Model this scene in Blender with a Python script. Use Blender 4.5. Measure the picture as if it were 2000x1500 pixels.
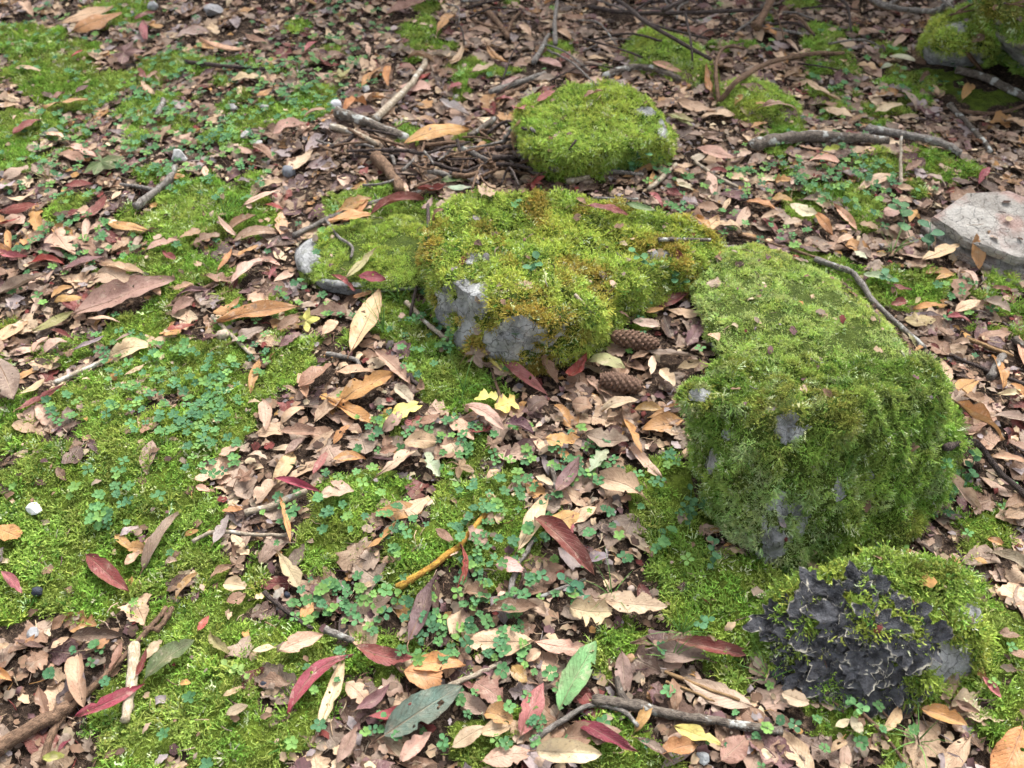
import bpy, bmesh, math, random
import numpy as np
from mathutils import Vector, Matrix, Euler
from mathutils.bvhtree import BVHTree

random.seed(11)
RNG = np.random.default_rng(11)
SC = bpy.context.scene
COL = SC.collection
for o in list(bpy.data.objects):
    bpy.data.objects.remove(o)

# ---------------------------------------------------------------- camera
CAM_H = 1.05                       # metres above the litter
PITCH = math.radians(47.0)         # looking down
FPX = 1732.0                       # focal length in pixels of a 2000 px wide picture
cam_data = bpy.data.cameras.new('camera')
cam_data.sensor_width = 36.0
cam_data.lens = 36.0 * FPX / 2000.0
cam_data.clip_start = 0.02
cam_data.clip_end = 500.0
cam_data.dof.use_dof = True
cam_data.dof.focus_distance = 1.25
cam_data.dof.aperture_fstop = 5.6
camera = bpy.data.objects.new('camera', cam_data)
COL.objects.link(camera)
camera.location = (0, 0, CAM_H)
camera.rotation_euler = (math.pi / 2 - PITCH, 0, 0)
SC.camera = camera

# ---------------------------------------------------------------- sky, sun, exposure
SUN_DIR = Vector((0.26, 0.55, 0.79)).normalized()      # towards the sun
world = bpy.data.worlds.new('World')
SC.world = world
world.use_nodes = True
wn = world.node_tree
wn.nodes.clear()
sky = wn.nodes.new('ShaderNodeTexSky')
sky.sky_type = 'NISHITA'
sky.sun_disc = False
sky.sun_elevation = math.asin(SUN_DIR.z)
sky.sun_rotation = math.atan2(SUN_DIR.x, SUN_DIR.y)
sky.air_density = 1.0
sky.dust_density = 4.0
hs = wn.nodes.new('ShaderNodeHueSaturation')
hs.inputs['Saturation'].default_value = 0.32            # light overcast: a paler sky
bg = wn.nodes.new('ShaderNodeBackground')
bg.inputs['Strength'].default_value = 0.15
wo = wn.nodes.new('ShaderNodeOutputWorld')
wn.links.new(sky.outputs[0], hs.inputs['Color'])
wn.links.new(hs.outputs[0], bg.inputs['Color'])
wn.links.new(bg.outputs[0], wo.inputs['Surface'])
sun_data = bpy.data.lights.new('sun', 'SUN')
sun_data.energy = 2.2
sun_data.angle = math.radians(27)
sun_data.color = (1.0, 0.985, 0.965)
sun = bpy.data.objects.new('sun', sun_data)
COL.objects.link(sun)
sun.rotation_euler = SUN_DIR.to_track_quat('Z', 'Y').to_euler()
SC.view_settings.view_transform = 'Standard'
SC.view_settings.look = 'None'
SC.view_settings.gamma = 1.0
SC.view_settings.use_curve_mapping = False
SC.view_settings.exposure = 1.22
SC.render.engine = 'CYCLES'
SC.cycles.use_denoising = True
SC.cycles.max_bounces = 4
SC.cycles.diffuse_bounces = 3
SC.cycles.glossy_bounces = 2
SC.cycles.transmission_bounces = 3
SC.cycles.use_adaptive_sampling = True
SC.cycles.adaptive_threshold = 0.03
SC.cycles.adaptive_min_samples = 12
SC.cycles.transparent_max_bounces = 4

# ---------------------------------------------------------------- small helpers
CP, SP = math.cos(PITCH), math.sin(PITCH)

def view_dir(u, v):
    a, b = (u - 1000.0) / FPX, (750.0 - v) / FPX
    return Vector((a, CP + b * SP, -SP + b * CP)).normalized()

def W(u, v, z=0.0):
    """the place at height z that the photograph shows at (u, v)"""
    d = view_dir(u, v)
    t = (z - CAM_H) / d.z
    return Vector((d.x * t, d.y * t, z))

def to_photo(P):
    """world points (N,3) -> photograph coordinates"""
    P = np.asarray(P, float)
    y, z = P[:, 1], P[:, 2] - CAM_H
    depth = y * CP - z * SP
    up = y * SP + z * CP
    return 1000 + FPX * P[:, 0] / depth, 750 - FPX * up / depth

def _hash(ix, iy, iz, seed):
    h = (ix * 374761393 + iy * 668265263 + iz * 2147483647 + seed * 1274126177) & 0xffffffff
    h = ((h ^ (h >> 13)) * 1274126177) & 0xffffffff
    return ((h ^ (h >> 16)) & 0xffff) / 65535.0

def vnoise(P, scale, seed=0):
    P = np.asarray(P, float) * scale
    i = np.floor(P).astype(np.int64)
    f = P - i
    f = f * f * (3 - 2 * f)
    out = 0
    for dx in (0, 1):
        for dy in (0, 1):
            for dz in (0, 1):
                w = (f[:, 0] if dx else 1 - f[:, 0]) * (f[:, 1] if dy else 1 - f[:, 1]) * (f[:, 2] if dz else 1 - f[:, 2])
                out = out + w * _hash(i[:, 0] + dx, i[:, 1] + dy, i[:, 2] + dz, seed)
    return out

def fbm(P, scale, octaves=3, seed=0):
    a, s, t = 0, 0, 1.0
    for k in range(octaves):
        a = a + t * vnoise(P, scale * 2 ** k, seed + 17 * k)
        s += t
        t *= 0.5
    return a / s

def smooth(a, b, x):
    t = np.clip((np.asarray(x) - a) / (b - a), 0, 1)
    return t * t * (3 - 2 * t)

def srgb(r, g, b, k=1.0):
    f = lambda c: (c / 255 / 12.92 if c / 255 <= 0.04045 else ((c / 255 + 0.055) / 1.055) ** 2.4)
    return (f(r) * k, f(g) * k, f(b) * k)

def mesh_from(name, V, F, mat=None, uv=None, smooth_shade=True):
    me = bpy.data.meshes.new(name)
    me.from_pydata([tuple(v) for v in V], [], [tuple(f) for f in F])
    if uv is not None:
        lay = me.uv_layers.new(name='UVMap')
        li = np.empty(len(me.loops), np.int32)
        me.loops.foreach_get('vertex_index', li)
        lay.data.foreach_set('uv', np.asarray(uv, np.float32)[li].ravel())
    if mat is not None:
        me.materials.append(mat)
    if smooth_shade:
        me.polygons.foreach_set('use_smooth', [True] * len(me.polygons))
    me.update()
    return me

def link(name, data, parent=None, **props):
    o = bpy.data.objects.new(name, data)
    COL.objects.link(o)
    if parent is not None:
        o.parent = parent
    for k, v in props.items():
        if v is not None:
            o[k] = v
    return o

def tag(o, label, category, group=None):
    o['label'] = label
    o['category'] = category
    if group:
        o['group'] = group
    return o

# ---------------------------------------------------------------- materials
def new_mat(name):
    m = bpy.data.materials.new(name)
    m.use_nodes = True
    nt = m.node_tree
    nt.nodes.clear()
    out = nt.nodes.new('ShaderNodeOutputMaterial')
    return m, nt, out

def nd(nt, typ, **kw):
    n = nt.nodes.new(typ)
    for k, v in kw.items():
        setattr(n, k, v)
    return n

def ln(nt, a, b):
    nt.links.new(a, b)

def mathn(nt, op, a, b=None, c=None, clamp=False):
    n = nd(nt, 'ShaderNodeMath', operation=op, use_clamp=clamp)
    for i, x in enumerate((a, b, c)):
        if x is None:
            continue
        if isinstance(x, (int, float)):
            n.inputs[i].default_value = x
        else:
            ln(nt, x, n.inputs[i])
    return n.outputs[0]

def mixc(nt, fac, a, b, blend='MIX'):
    n = nd(nt, 'ShaderNodeMix', data_type='RGBA', blend_type=blend, clamp_factor=True)
    for sock, x in ((n.inputs[0], fac), (n.inputs[6], a), (n.inputs[7], b)):
        if isinstance(x, (int, float)):
            sock.default_value = x
        elif isinstance(x, tuple):
            sock.default_value = (*x[:3], 1)
        else:
            ln(nt, x, sock)
    return n.outputs[2]

def noise(nt, vec, scale, detail=3, rough=0.55):
    n = nd(nt, 'ShaderNodeTexNoise')
    n.inputs['Scale'].default_value = scale
    n.inputs['Detail'].default_value = detail
    n.inputs['Roughness'].default_value = rough
    if vec is not None:
        ln(nt, vec, n.inputs['Vector'])
    return n.outputs[0]

def ramp(nt, x, lo, hi):
    n = nd(nt, 'ShaderNodeMapRange', interpolation_type='SMOOTHSTEP')
    ln(nt, x, n.inputs[0])
    n.inputs[1].default_value = lo
    n.inputs[2].default_value = hi
    return n.outputs[0]

def bump(nt, h, strength, dist):
    n = nd(nt, 'ShaderNodeBump')
    n.inputs['Strength'].default_value = strength
    n.inputs['Distance'].default_value = dist
    ln(nt, h, n.inputs['Height'])
    return n.outputs[0]

def principled(nt, out, color, rough, normal=None, spec=0.4):
    b = nd(nt, 'ShaderNodeBsdfPrincipled')
    if isinstance(color, tuple):
        b.inputs['Base Color'].default_value = (*color[:3], 1)
    else:
        ln(nt, color, b.inputs['Base Color'])
    if isinstance(rough, (int, float)):
        b.inputs['Roughness'].default_value = rough
    else:
        ln(nt, rough, b.inputs['Roughness'])
    b.inputs['Specular IOR Level'].default_value = spec
    if normal is not None:
        ln(nt, normal, b.inputs['Normal'])
    if out is not None:
        ln(nt, b.outputs[0], out.inputs['Surface'])
    return b

def translucent_mix(nt, out, b, color, amount):
    t = nd(nt, 'ShaderNodeBsdfTranslucent')
    ln(nt, color, t.inputs['Color'])
    m = nd(nt, 'ShaderNodeMixShader')
    m.inputs[0].default_value = amount
    ln(nt, b.outputs[0], m.inputs[1])
    ln(nt, t.outputs[0], m.inputs[2])
    ln(nt, m.outputs[0], out.inputs['Surface'])

def leaf_material(name, instanced):
    """dead or fallen leaf: its own colour, ribs, blotches and bleached patches"""
    m, nt, out = new_mat(name)
    if instanced:
        a = nd(nt, 'ShaderNodeAttribute', attribute_type='INSTANCER', attribute_name='tint')
        col = a.outputs['Color']
    else:
        oi = nd(nt, 'ShaderNodeObjectInfo')
        col = oi.outputs['Color']
    geo = nd(nt, 'ShaderNodeNewGeometry')
    pos = geo.outputs['Position']
    uv = nd(nt, 'ShaderNodeUVMap', uv_map='UVMap')
    sep = nd(nt, 'ShaderNodeSeparateXYZ')
    ln(nt, uv.outputs[0], sep.inputs[0])
    u = sep.outputs[0]
    w = mathn(nt, 'ABSOLUTE', mathn(nt, 'SUBTRACT', sep.outputs[1], 0.5))       # 0 midrib .. 0.5 edge
    big = noise(nt, pos, 34, 3)
    fine = noise(nt, pos, 210, 3, 0.65)
    # blotches and bleaching
    c1 = mixc(nt, mathn(nt, 'MULTIPLY', ramp(nt, big, 0.48, 0.72), 0.6), col, mixc(nt, 1.0, col, (0.50, 0.40, 0.36), 'MULTIPLY'))
    c2 = mixc(nt, mathn(nt, 'MULTIPLY', ramp(nt, big, 0.50, 0.26), 0.35), c1, mixc(nt, 0.55, col, (0.52, 0.38, 0.25)))
    c3 = mixc(nt, mathn(nt, 'MULTIPLY', ramp(nt, fine, 0.54, 0.70), 0.6), c2, mixc(nt, 1.0, c2, (0.48, 0.40, 0.36), 'MULTIPLY'))
    wide = noise(nt, pos, 15, 2)
    c3 = mixc(nt, mathn(nt, 'MULTIPLY', ramp(nt, mathn(nt, 'ADD', wide, mathn(nt, 'MULTIPLY', u, 0.12)), 0.52, 0.74), 0.5), c3, mixc(nt, 0.5, c3, (0.22, 0.14, 0.095)))
    pale = noise(nt, pos, 60, 4, 0.7)
    c3 = mixc(nt, mathn(nt, 'MULTIPLY', ramp(nt, pale, 0.56, 0.68), 0.4), c3, (0.58, 0.46, 0.35))
    # dry dark edge of the blade
    c4 = mixc(nt, mathn(nt, 'MULTIPLY', ramp(nt, w, 0.40, 0.52), 0.35), c3, mixc(nt, 1.0, c3, (0.55, 0.42, 0.34), 'MULTIPLY'))
    # ribs
    lat = mathn(nt, 'FRACT', mathn(nt, 'MULTIPLY', mathn(nt, 'SUBTRACT', u, mathn(nt, 'MULTIPLY', w, 0.55)), 11.0))
    lat = mathn(nt, 'ABSOLUTE', mathn(nt, 'SUBTRACT', lat, 0.5))
    rib = ramp(nt, lat, 0.10, 0.0)
    mid = ramp(nt, w, 0.035, 0.012)
    veins = mathn(nt, 'MAXIMUM', mathn(nt, 'MULTIPLY', rib, 0.35), mathn(nt, 'MULTIPLY', mid, 0.8))
    c5 = mixc(nt, mathn(nt, 'MULTIPLY', veins, 0.5), c4, mixc(nt, 0.5, c4, (0.62, 0.50, 0.34)))
    hgt = mathn(nt, 'ADD', mathn(nt, 'MULTIPLY', veins, -1.0), mathn(nt, 'MULTIPLY', fine, 0.9))
    nrm = bump(nt, hgt, 0.8, 0.0018)
    rgh = mathn(nt, 'ADD', mathn(nt, 'MULTIPLY', big, 0.4), 0.34)
    b = principled(nt, out, c5, rgh, nrm, 0.36)
    translucent_mix(nt, out, b, c5, 0.16)
    if not instanced:
        eaten = noise(nt, pos, 85, 1)
        hole = mathn(nt, 'MULTIPLY', ramp(nt, eaten, 0.715, 0.725), mathn(nt, 'GREATER_THAN', w, 0.06))
        old = out.inputs['Surface'].links[0].from_socket
        tr = nd(nt, 'ShaderNodeBsdfTransparent')
        mx = nd(nt, 'ShaderNodeMixShader')
        ln(nt, hole, mx.inputs[0])
        ln(nt, old, mx.inputs[1])
        ln(nt, tr.outputs[0], mx.inputs[2])
        ln(nt, mx.outputs[0], out.inputs['Surface'])
    return m

def green_material(name, instanced, rough=0.65, trans=0.22):
    """living small leaf; colour from the object or the scattered point"""
    m, nt, out = new_mat(name)
    if instanced:
        a = nd(nt, 'ShaderNodeAttribute', attribute_type='INSTANCER', attribute_name='tint')
        col = a.outputs['Color']
    else:
        oi = nd(nt, 'ShaderNodeObjectInfo')
        col = oi.outputs['Color']
    geo = nd(nt, 'ShaderNodeNewGeometry')
    f = noise(nt, geo.outputs['Position'], 160, 2)
    c = mixc(nt, ramp(nt, f, 0.35, 0.75), col, mixc(nt, 1.0, col, (0.62, 0.72, 0.7), 'MULTIPLY'))
    b = principled(nt, out, c, rough, None, 0.2)
    translucent_mix(nt, out, b, c, trans)
    return m

def bark_material(name, base, dark, lichen=None, lichen_amount=0.0, rough=0.85, streak=1.0):
    m, nt, out = new_mat(name)
    tc = nd(nt, 'ShaderNodeUVMap', uv_map='UVMap')
    geo = nd(nt, 'ShaderNodeNewGeometry')
    pos = geo.outputs['Position']
    mp = nd(nt, 'ShaderNodeMapping')
    mp.inputs['Scale'].default_value = (7.0, 3.0, 1.0)
    ln(nt, tc.outputs[0], mp.inputs[0])
    n1 = noise(nt, mp.outputs[0], 4.0, 4, 0.65)
    n2 = noise(nt, pos, 130, 4, 0.65)
    s = mathn(nt, 'ADD', mathn(nt, 'MULTIPLY', n1, 0.5 * streak), mathn(nt, 'MULTIPLY', n2, 0.5))
    c = mixc(nt, ramp(nt, s, 0.38, 0.62), dark, base)
    if lichen:
        n3 = noise(nt, pos, 42, 4, 0.6)
        c = mixc(nt, ramp(nt, n3, 0.66 - lichen_amount * 0.35, 0.72 - lichen_amount * 0.3), c, lichen)
    nrm = bump(nt, mathn(nt, 'ADD', n1, n2), 0.9, 0.003)
    principled(nt, out, c, rough, nrm, 0.25)
    return m

def stone_material(name, light, dark, green, pink=None):
    """stone with a thin green skin where the 'moss' attribute says that moss grows"""
    m, nt, out = new_mat(name)
    geo = nd(nt, 'ShaderNodeNewGeometry')
    pos = geo.outputs['Position']
    a = nd(nt, 'ShaderNodeAttribute', attribute_name='moss')
    n1 = noise(nt, pos, 26, 5, 0.6)
    n2 = noise(nt, pos, 260, 5, 0.75)
    n3 = noise(nt, pos, 70, 4, 0.7)
    c = mixc(nt, ramp(nt, n1, 0.36, 0.66), dark, light)
    c = mixc(nt, mathn(nt, 'MULTIPLY', ramp(nt, n2, 0.5, 0.72), 0.6), c, mixc(nt, 1.0, c, (0.5, 0.5, 0.48), 'MULTIPLY'))
    c = mixc(nt, mathn(nt, 'MULTIPLY', ramp(nt, n3, 0.58, 0.66), 0.5), c, (0.68, 0.67, 0.62))
    vor = nd(nt, 'ShaderNodeTexVoronoi', feature='DISTANCE_TO_EDGE')
    vor.inputs['Scale'].default_value = 38
    wob = nd(nt, 'ShaderNodeVectorMath', operation='ADD')
    ln(nt, pos, wob.inputs[0])
    ns = nd(nt, 'ShaderNodeTexNoise')
    ns.inputs['Scale'].default_value = 60
    ln(nt, pos, ns.inputs['Vector'])
    scl = nd(nt, 'ShaderNodeVectorMath', operation='SCALE')
    scl.inputs['Scale'].default_value = 0.02
    ln(nt, ns.outputs['Color'], scl.inputs[0])
    ln(nt, scl.outputs[0], wob.inputs[1])
    ln(nt, wob.outputs[0], vor.inputs['Vector'])
    c = mixc(nt, mathn(nt, 'MULTIPLY', ramp(nt, vor.outputs['Distance'], 0.035, 0.0), 0.7), c, (0.07, 0.065, 0.055))
    if pink:
        n4 = noise(nt, pos, 12, 4)
        c = mixc(nt, ramp(nt, n4, 0.46, 0.62), c, mixc(nt, 0.5, c, pink))
    film = noise(nt, pos, 48, 5, 0.7)
    c = mixc(nt, mathn(nt, 'MULTIPLY', ramp(nt, film, 0.50, 0.64), 0.4), c, (0.13, 0.14, 0.07)) if not pink else c
    stain = noise(nt, pos, 95, 5, 0.75)
    c = mixc(nt, mathn(nt, 'MULTIPLY', ramp(nt, stain, 0.54, 0.68), 0.45), c, (0.075, 0.065, 0.055))
    g = mixc(nt, ramp(nt, n3, 0.35, 0.7), green, (green[0] * 0.55, green[1] * 0.6, green[2] * 0.7))
    edge = mathn(nt, 'ADD', a.outputs['Fac'], mathn(nt, 'MULTIPLY', mathn(nt, 'SUBTRACT', n2, 0.5), 1.5))
    c = mixc(nt, ramp(nt, edge, 0.33, 0.52), c, g)
    nrm = bump(nt, mathn(nt, 'ADD', n1, mathn(nt, 'MULTIPLY', n2, 0.9)), 1.0, 0.010)
    principled(nt, out, c, 0.88, nrm, 0.25)
    return m

def soil_material():
    m, nt, out = new_mat('soil')
    geo = nd(nt, 'ShaderNodeNewGeometry')
    pos = geo.outputs['Position']
    a = nd(nt, 'ShaderNodeAttribute', attribute_name='moss')
    n1 = noise(nt, pos, 9, 4)
    n2 = noise(nt, pos, 120, 5, 0.7)
    n3 = noise(nt, pos, 45, 4, 0.6)
    c = mixc(nt, ramp(nt, n1, 0.3, 0.7), (0.026, 0.017, 0.012), (0.062, 0.041, 0.029))
    c = mixc(nt, ramp(nt, n2, 0.5, 0.68), c, (0.22, 0.15, 0.10))
    g = mixc(nt, ramp(nt, n3, 0.35, 0.7), (0.12, 0.17, 0.02), (0.07, 0.095, 0.015))
    edge = mathn(nt, 'ADD', a.outputs['Fac'], mathn(nt, 'MULTIPLY', mathn(nt, 'SUBTRACT', n3, 0.5), 0.8))
    c = mixc(nt, ramp(nt, edge, 0.4, 0.6), c, g)
    nrm = bump(nt, mathn(nt, 'ADD', n2, n3), 1.0, 0.012)
    principled(nt, out, c, 0.95, nrm, 0.15)
    return m

def lobe_material():
    """leafy black lichen: slate lobes with chalky rims"""
    m, nt, out = new_mat('black_lichen')
    geo = nd(nt, 'ShaderNodeNewGeometry')
    uv = nd(nt, 'ShaderNodeUVMap', uv_map='UVMap')
    sep = nd(nt, 'ShaderNodeSeparateXYZ')
    ln(nt, uv.outputs[0], sep.inputs[0])
    n1 = noise(nt, geo.outputs['Position'], 90, 3)
    c = mixc(nt, ramp(nt, n1, 0.3, 0.7), (0.022, 0.021, 0.023), (0.10, 0.10, 0.108))
    rim = mathn(nt, 'ADD', sep.outputs[0], mathn(nt, 'MULTIPLY', mathn(nt, 'SUBTRACT', n1, 0.5), 0.35))
    n2 = noise(nt, geo.outputs['Position'], 55, 2)
    c = mixc(nt, mathn(nt, 'MULTIPLY', ramp(nt, rim, 0.92, 1.0), ramp(nt, n2, 0.46, 0.58)), c, (0.55, 0.50, 0.39))
    principled(nt, out, c, 0.62, bump(nt, noise(nt, geo.outputs['Position'], 240, 4, .7), 0.9, 0.004), 0.35)
    return m

def plain_material(name, color, rough=0.8, var=0.35, scale=150):
    m, nt, out = new_mat(name)
    geo = nd(nt, 'ShaderNodeNewGeometry')
    n1 = noise(nt, geo.outputs['Position'], scale, 4, 0.65)
    c = mixc(nt, ramp(nt, n1, 0.3, 0.7), color, tuple(x * (1 - var) for x in color))
    principled(nt, out, c, rough, bump(nt, n1, 0.6, 0.002), 0.3)
    return m

def moss_material():
    m, nt, out = new_mat('moss')
    a = nd(nt, 'ShaderNodeAttribute', attribute_type='INSTANCER', attribute_name='tint')
    d = nd(nt, 'ShaderNodeBsdfDiffuse')
    ln(nt, a.outputs['Color'], d.inputs['Color'])
    translucent_mix(nt, out, d, a.outputs['Color'], 0.27)
    return m

M_LEAF = leaf_material('fallen_leaf', False)
M_LITTER = leaf_material('litter_leaf', True)
M_GREEN = green_material('small_plant', False)
M_GREEN_I = green_material('small_plant_mass', True)
M_MOSS = moss_material()
M_SOIL = soil_material()
M_LOBE = lobe_material()
M_CRUMB = green_material('crumb', True, 0.85, 0.05)
M_STALK = plain_material('leaf_stalk', (0.22, 0.13, 0.08))
GREY = stone_material('grey_stone', srgb(222, 222, 220, .95), srgb(158, 158, 157, .95), (0.10, 0.14, 0.018))
PALE = stone_material('pale_stone', srgb(226, 220, 210, .9), srgb(186, 178, 168, .9), (0.08, 0.11, 0.02), srgb(205, 150, 135, .9))
BARK = {
    'grey': bark_material('grey_bark', (0.30, 0.27, 0.24), (0.10, 0.085, 0.07), (0.40, 0.40, 0.36), 0.25),
    'pale': bark_material('pale_bark', (0.52, 0.44, 0.33), (0.26, 0.20, 0.14), (0.60, 0.57, 0.50), 0.2),
    'brown': bark_material('brown_bark', (0.26, 0.16, 0.10), (0.09, 0.055, 0.035)),
    'dark': bark_material('dark_bark', (0.10, 0.075, 0.065), (0.035, 0.025, 0.022)),
    'yellow': bark_material('yellow_bark', (0.56, 0.34, 0.06), (0.30, 0.14, 0.03)),
    'birch': bark_material('lichened_bark', (0.20, 0.165, 0.13), (0.07, 0.055, 0.045), (0.46, 0.46, 0.42), 0.34),
    'straw': bark_material('straw_stem', (0.42, 0.27, 0.13), (0.24, 0.14, 0.07)),
    'wood': bark_material('split_wood', (0.62, 0.52, 0.38), (0.34, 0.26, 0.17)),
}

# ---------------------------------------------------------------- the ground
# outlines of the mossy ground as seen on the photograph: (share covered, corner points)
MOSS_AREAS = [
    (1.0, [(-90, 860), (60, 800), (170, 740), (250, 690), (330, 650), (420, 665), (520, 690), (600, 690), (640, 730), (560, 760), (500, 785), (490, 850), (455, 900), (440, 960), (425, 1030), (400, 1060), (330, 1150), (230, 1195), (120, 1225), (0, 1205), (-90, 1230)]),
    (1.0, [(170, 1500), (225, 1400), (300, 1330), (380, 1250), (480, 1215), (600, 1230), (690, 1290), (685, 1400), (640, 1480), (650, 1600), (130, 1600)]),
    (1.0, [(590, 1010), (640, 945), (760, 920), (880, 935), (925, 990), (860, 1060), (800, 1150), (720, 1170), (640, 1150), (590, 1080)]),
    (1.0, [(250, 455), (330, 395), (420, 345), (475, 370), (455, 440), (420, 475), (330, 495)]),
    (0.8, [(780, 560), (840, 600), (880, 690), (980, 750), (920, 765), (820, 725), (750, 650), (700, 590)]),
    (0.8, [(1200, 900), (1330, 890), (1390, 1080), (1500, 1150), (1540, 1260), (1480, 1310), (1350, 1260), (1280, 1150), (1230, 1020)]),
    (1.0, [(1860, 1080), (1960, 1180), (2090, 1300), (2090, 1540), (1900, 1460), (1850, 1390), (1930, 1250)]),
    (0.9, [(1670, 600), (1720, 540), (1840, 525), (1960, 590), (2090, 610), (2090, 690), (1900, 645)]),
    (0.8, [(-90, 60), (130, 55), (210, 95), (190, 150), (60, 170), (-90, 200)]),
    (0.8, [(-90, 215), (100, 215), (140, 290), (60, 345), (-90, 350)]),
    (0.8, [(230, 195), (340, 190), (345, 240), (250, 250)]),
    (0.8, [(100, 160), (200, 150), (260, 200), (160, 225)]),
    (0.9, [(1120, 1270), (1230, 1230), (1275, 1300), (1180, 1345)]),
    (0.9, [(1870, 930), (1950, 975), (1970, 1080), (1880, 1080)]),
    (0.9, [(630, 395), (740, 365), (850, 400), (840, 445), (700, 445)]),
    (0.45, [(780, 930), (1000, 890), (1110, 1000), (1010, 1150), (900, 1200), (790, 1180)]),
    (0.6, [(690, 1235), (800, 1230), (830, 1310), (720, 1330)]),
    (0.7, [(770, 60), (850, 40), (860, 110), (780, 110)]),
    (0.7, [(190, 5), (290, 0), (290, 60), (210, 60)]),
    (0.6, [(500, 640), (660, 620), (680, 680), (540, 700)]),
    (0.7, [(780, 700), (930, 720), (1000, 790), (900, 820), (800, 780)]),
    (0.6, [(1650, 120), (1730, 110), (1720, 165), (1650, 165)]),
    (0.5, [(0, 620), (180, 640), (200, 690), (60, 740), (-60, 740)]),
    (0.5, [(1460, 260), (1560, 250), (1560, 320), (1480, 330)]),
    (0.5, [(880, 1260), (1010, 1230), (1030, 1330), (900, 1330)]),
    (0.5, [(880, 1400), (1010, 1400), (1010, 1500), (880, 1500)]),
    (0.6, [(1560, 1380), (1700, 1390), (1760, 1450), (1600, 1460)]),
    (0.6, [(1290, 1140), (1420, 1200), (1530, 1330), (1440, 1370), (1320, 1290)]),
    (0.36, [(0, 120), (250, 90), (480, 130), (640, 170), (600, 250), (380, 300), (180, 300), (0, 260)]),
    (0.36, [(150, 340), (330, 330), (470, 310), (600, 400), (560, 470), (300, 560), (100, 520)]),
    (0.36, [(1480, 300), (1760, 330), (1800, 400), (1700, 480), (1520, 420)]),
    (0.36, [(1550, 60), (1800, 80), (1820, 220), (1600, 230)]),
    (0.5, [(190, 1290), (250, 1290), (240, 1370), (140, 1360)]),
    (0.5, [(380, 1020), (500, 1060), (560, 1180), (470, 1230), (360, 1200)]),
]

def inside(poly, x, y):
    x, y = np.asarray(x), np.asarray(y)
    r = np.zeros(x.shape, bool)
    n = len(poly)
    for i in range(n):
        x1, y1 = poly[i]
        x2, y2 = poly[(i + 1) % n]
        if y1 == y2:
            continue
        c = ((y1 > y) != (y2 > y)) & (x < (x2 - x1) * (y - y1) / (y2 - y1) + x1)
        r ^= c
    return r

MOSS_WORLD = [(s, [(W(u, v).x, W(u, v).y) for u, v in p]) for s, p in MOSS_AREAS]

def moss_at(X, Y):
    """0..1, how mossy the ground is at world (X, Y); outlines are frayed by noise"""
    P = np.stack([X, Y, np.zeros_like(X)], 1)
    wx = X + 0.05 * (fbm(P, 14, 3, 3) - 0.5) + 0.03 * (fbm(P, 45, 2, 5) - 0.5)
    wy = Y + 0.05 * (fbm(P + 7.3, 14, 3, 4) - 0.5) + 0.03 * (fbm(P + 3.1, 45, 2, 6) - 0.5)
    patch = fbm(P, 16, 3, 21)
    m = np.zeros(len(X))
    for s, p in MOSS_WORLD:
        ins = inside(p, wx, wy)
        m = np.maximum(m, np.where(ins, smooth(0.31, 0.38, patch) if s >= 1 else smooth(0.62 - 0.3 * s, 0.70 - 0.3 * s, patch) if s < 0.7 else smooth(0.25, 0.35, patch + 0.0), 0))
    stray = smooth(0.64, 0.69, fbm(P, 9, 3, 77))
    return np.maximum(m, stray * 0.8)

def mound(X, Y, u, v, rx, ry, h):
    c = W(u, v)
    return h * np.exp(-(((X - c.x) / rx) ** 2 + ((Y - c.y) / ry) ** 2))

def ground_z(X, Y):
    P = np.stack([X, Y, np.zeros_like(X)], 1)
    near = np.exp(-((X / 3.2) ** 2 + ((Y - 1.2) / 3.2) ** 2) ** 2)
    z = (fbm(P, 3.2, 3, 1) - 0.5) * 0.05 + (fbm(P, 16, 3, 2) - 0.5) * 0.018
    z = z * near + (1 - near) * (fbm(P, 0.3, 3, 9) - 0.5) * 0.5
    z = z + mound(X, Y, 180, 900, 0.20, 0.14, 0.030) + mound(X, Y, 450, 1420, 0.16, 0.10, 0.022)
    z = z + mound(X, Y, 1450, 1180, 0.10, 0.10, 0.035) + mound(X, Y, 760, 1040, 0.12, 0.10, 0.018)
    z = z + mound(X, Y, 1990, 1350, 0.10, 0.12, 0.04) + mound(X, Y, 700, 270, 0.14, 0.10, 0.03)
    z = z + 0.05 * smooth(1.9, 3.6, Y) * near
    return z

def axis(lo, hi, step, far, n):
    core = np.arange(lo, hi + step / 2, step)
    g = np.cumsum(step * 1.28 ** np.arange(1, n))
    g = g * far / g[-1]
    return np.concatenate([lo - g[::-1], core, hi + g])

gx, gy = axis(-1.9, 1.9, 0.014, 80, 26), axis(0.1, 3.0, 0.014, 80, 26)
GX, GY = np.meshgrid(gx, gy)
GV = np.stack([GX.ravel(), GY.ravel(), ground_z(GX.ravel(), GY.ravel())], 1)
GV[:, 2] += 0.006 * moss_at(GV[:, 0], GV[:, 1])
nxg, nyg = len(gx), len(gy)
ii = (np.arange(nyg - 1)[:, None] * nxg + np.arange(nxg - 1)[None, :]).ravel()
GF = np.stack([ii, ii + 1, ii + 1 + nxg, ii + nxg], 1)
gme = mesh_from('ground', GV, GF.tolist(), M_SOIL)
at = gme.attributes.new('moss', 'FLOAT', 'POINT')
at.data.foreach_set('value', moss_at(GV[:, 0], GV[:, 1]).astype(np.float32))
ground = link('ground', gme, kind='structure')

# ---------------------------------------------------------------- rocks
ROCKS = []

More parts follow.
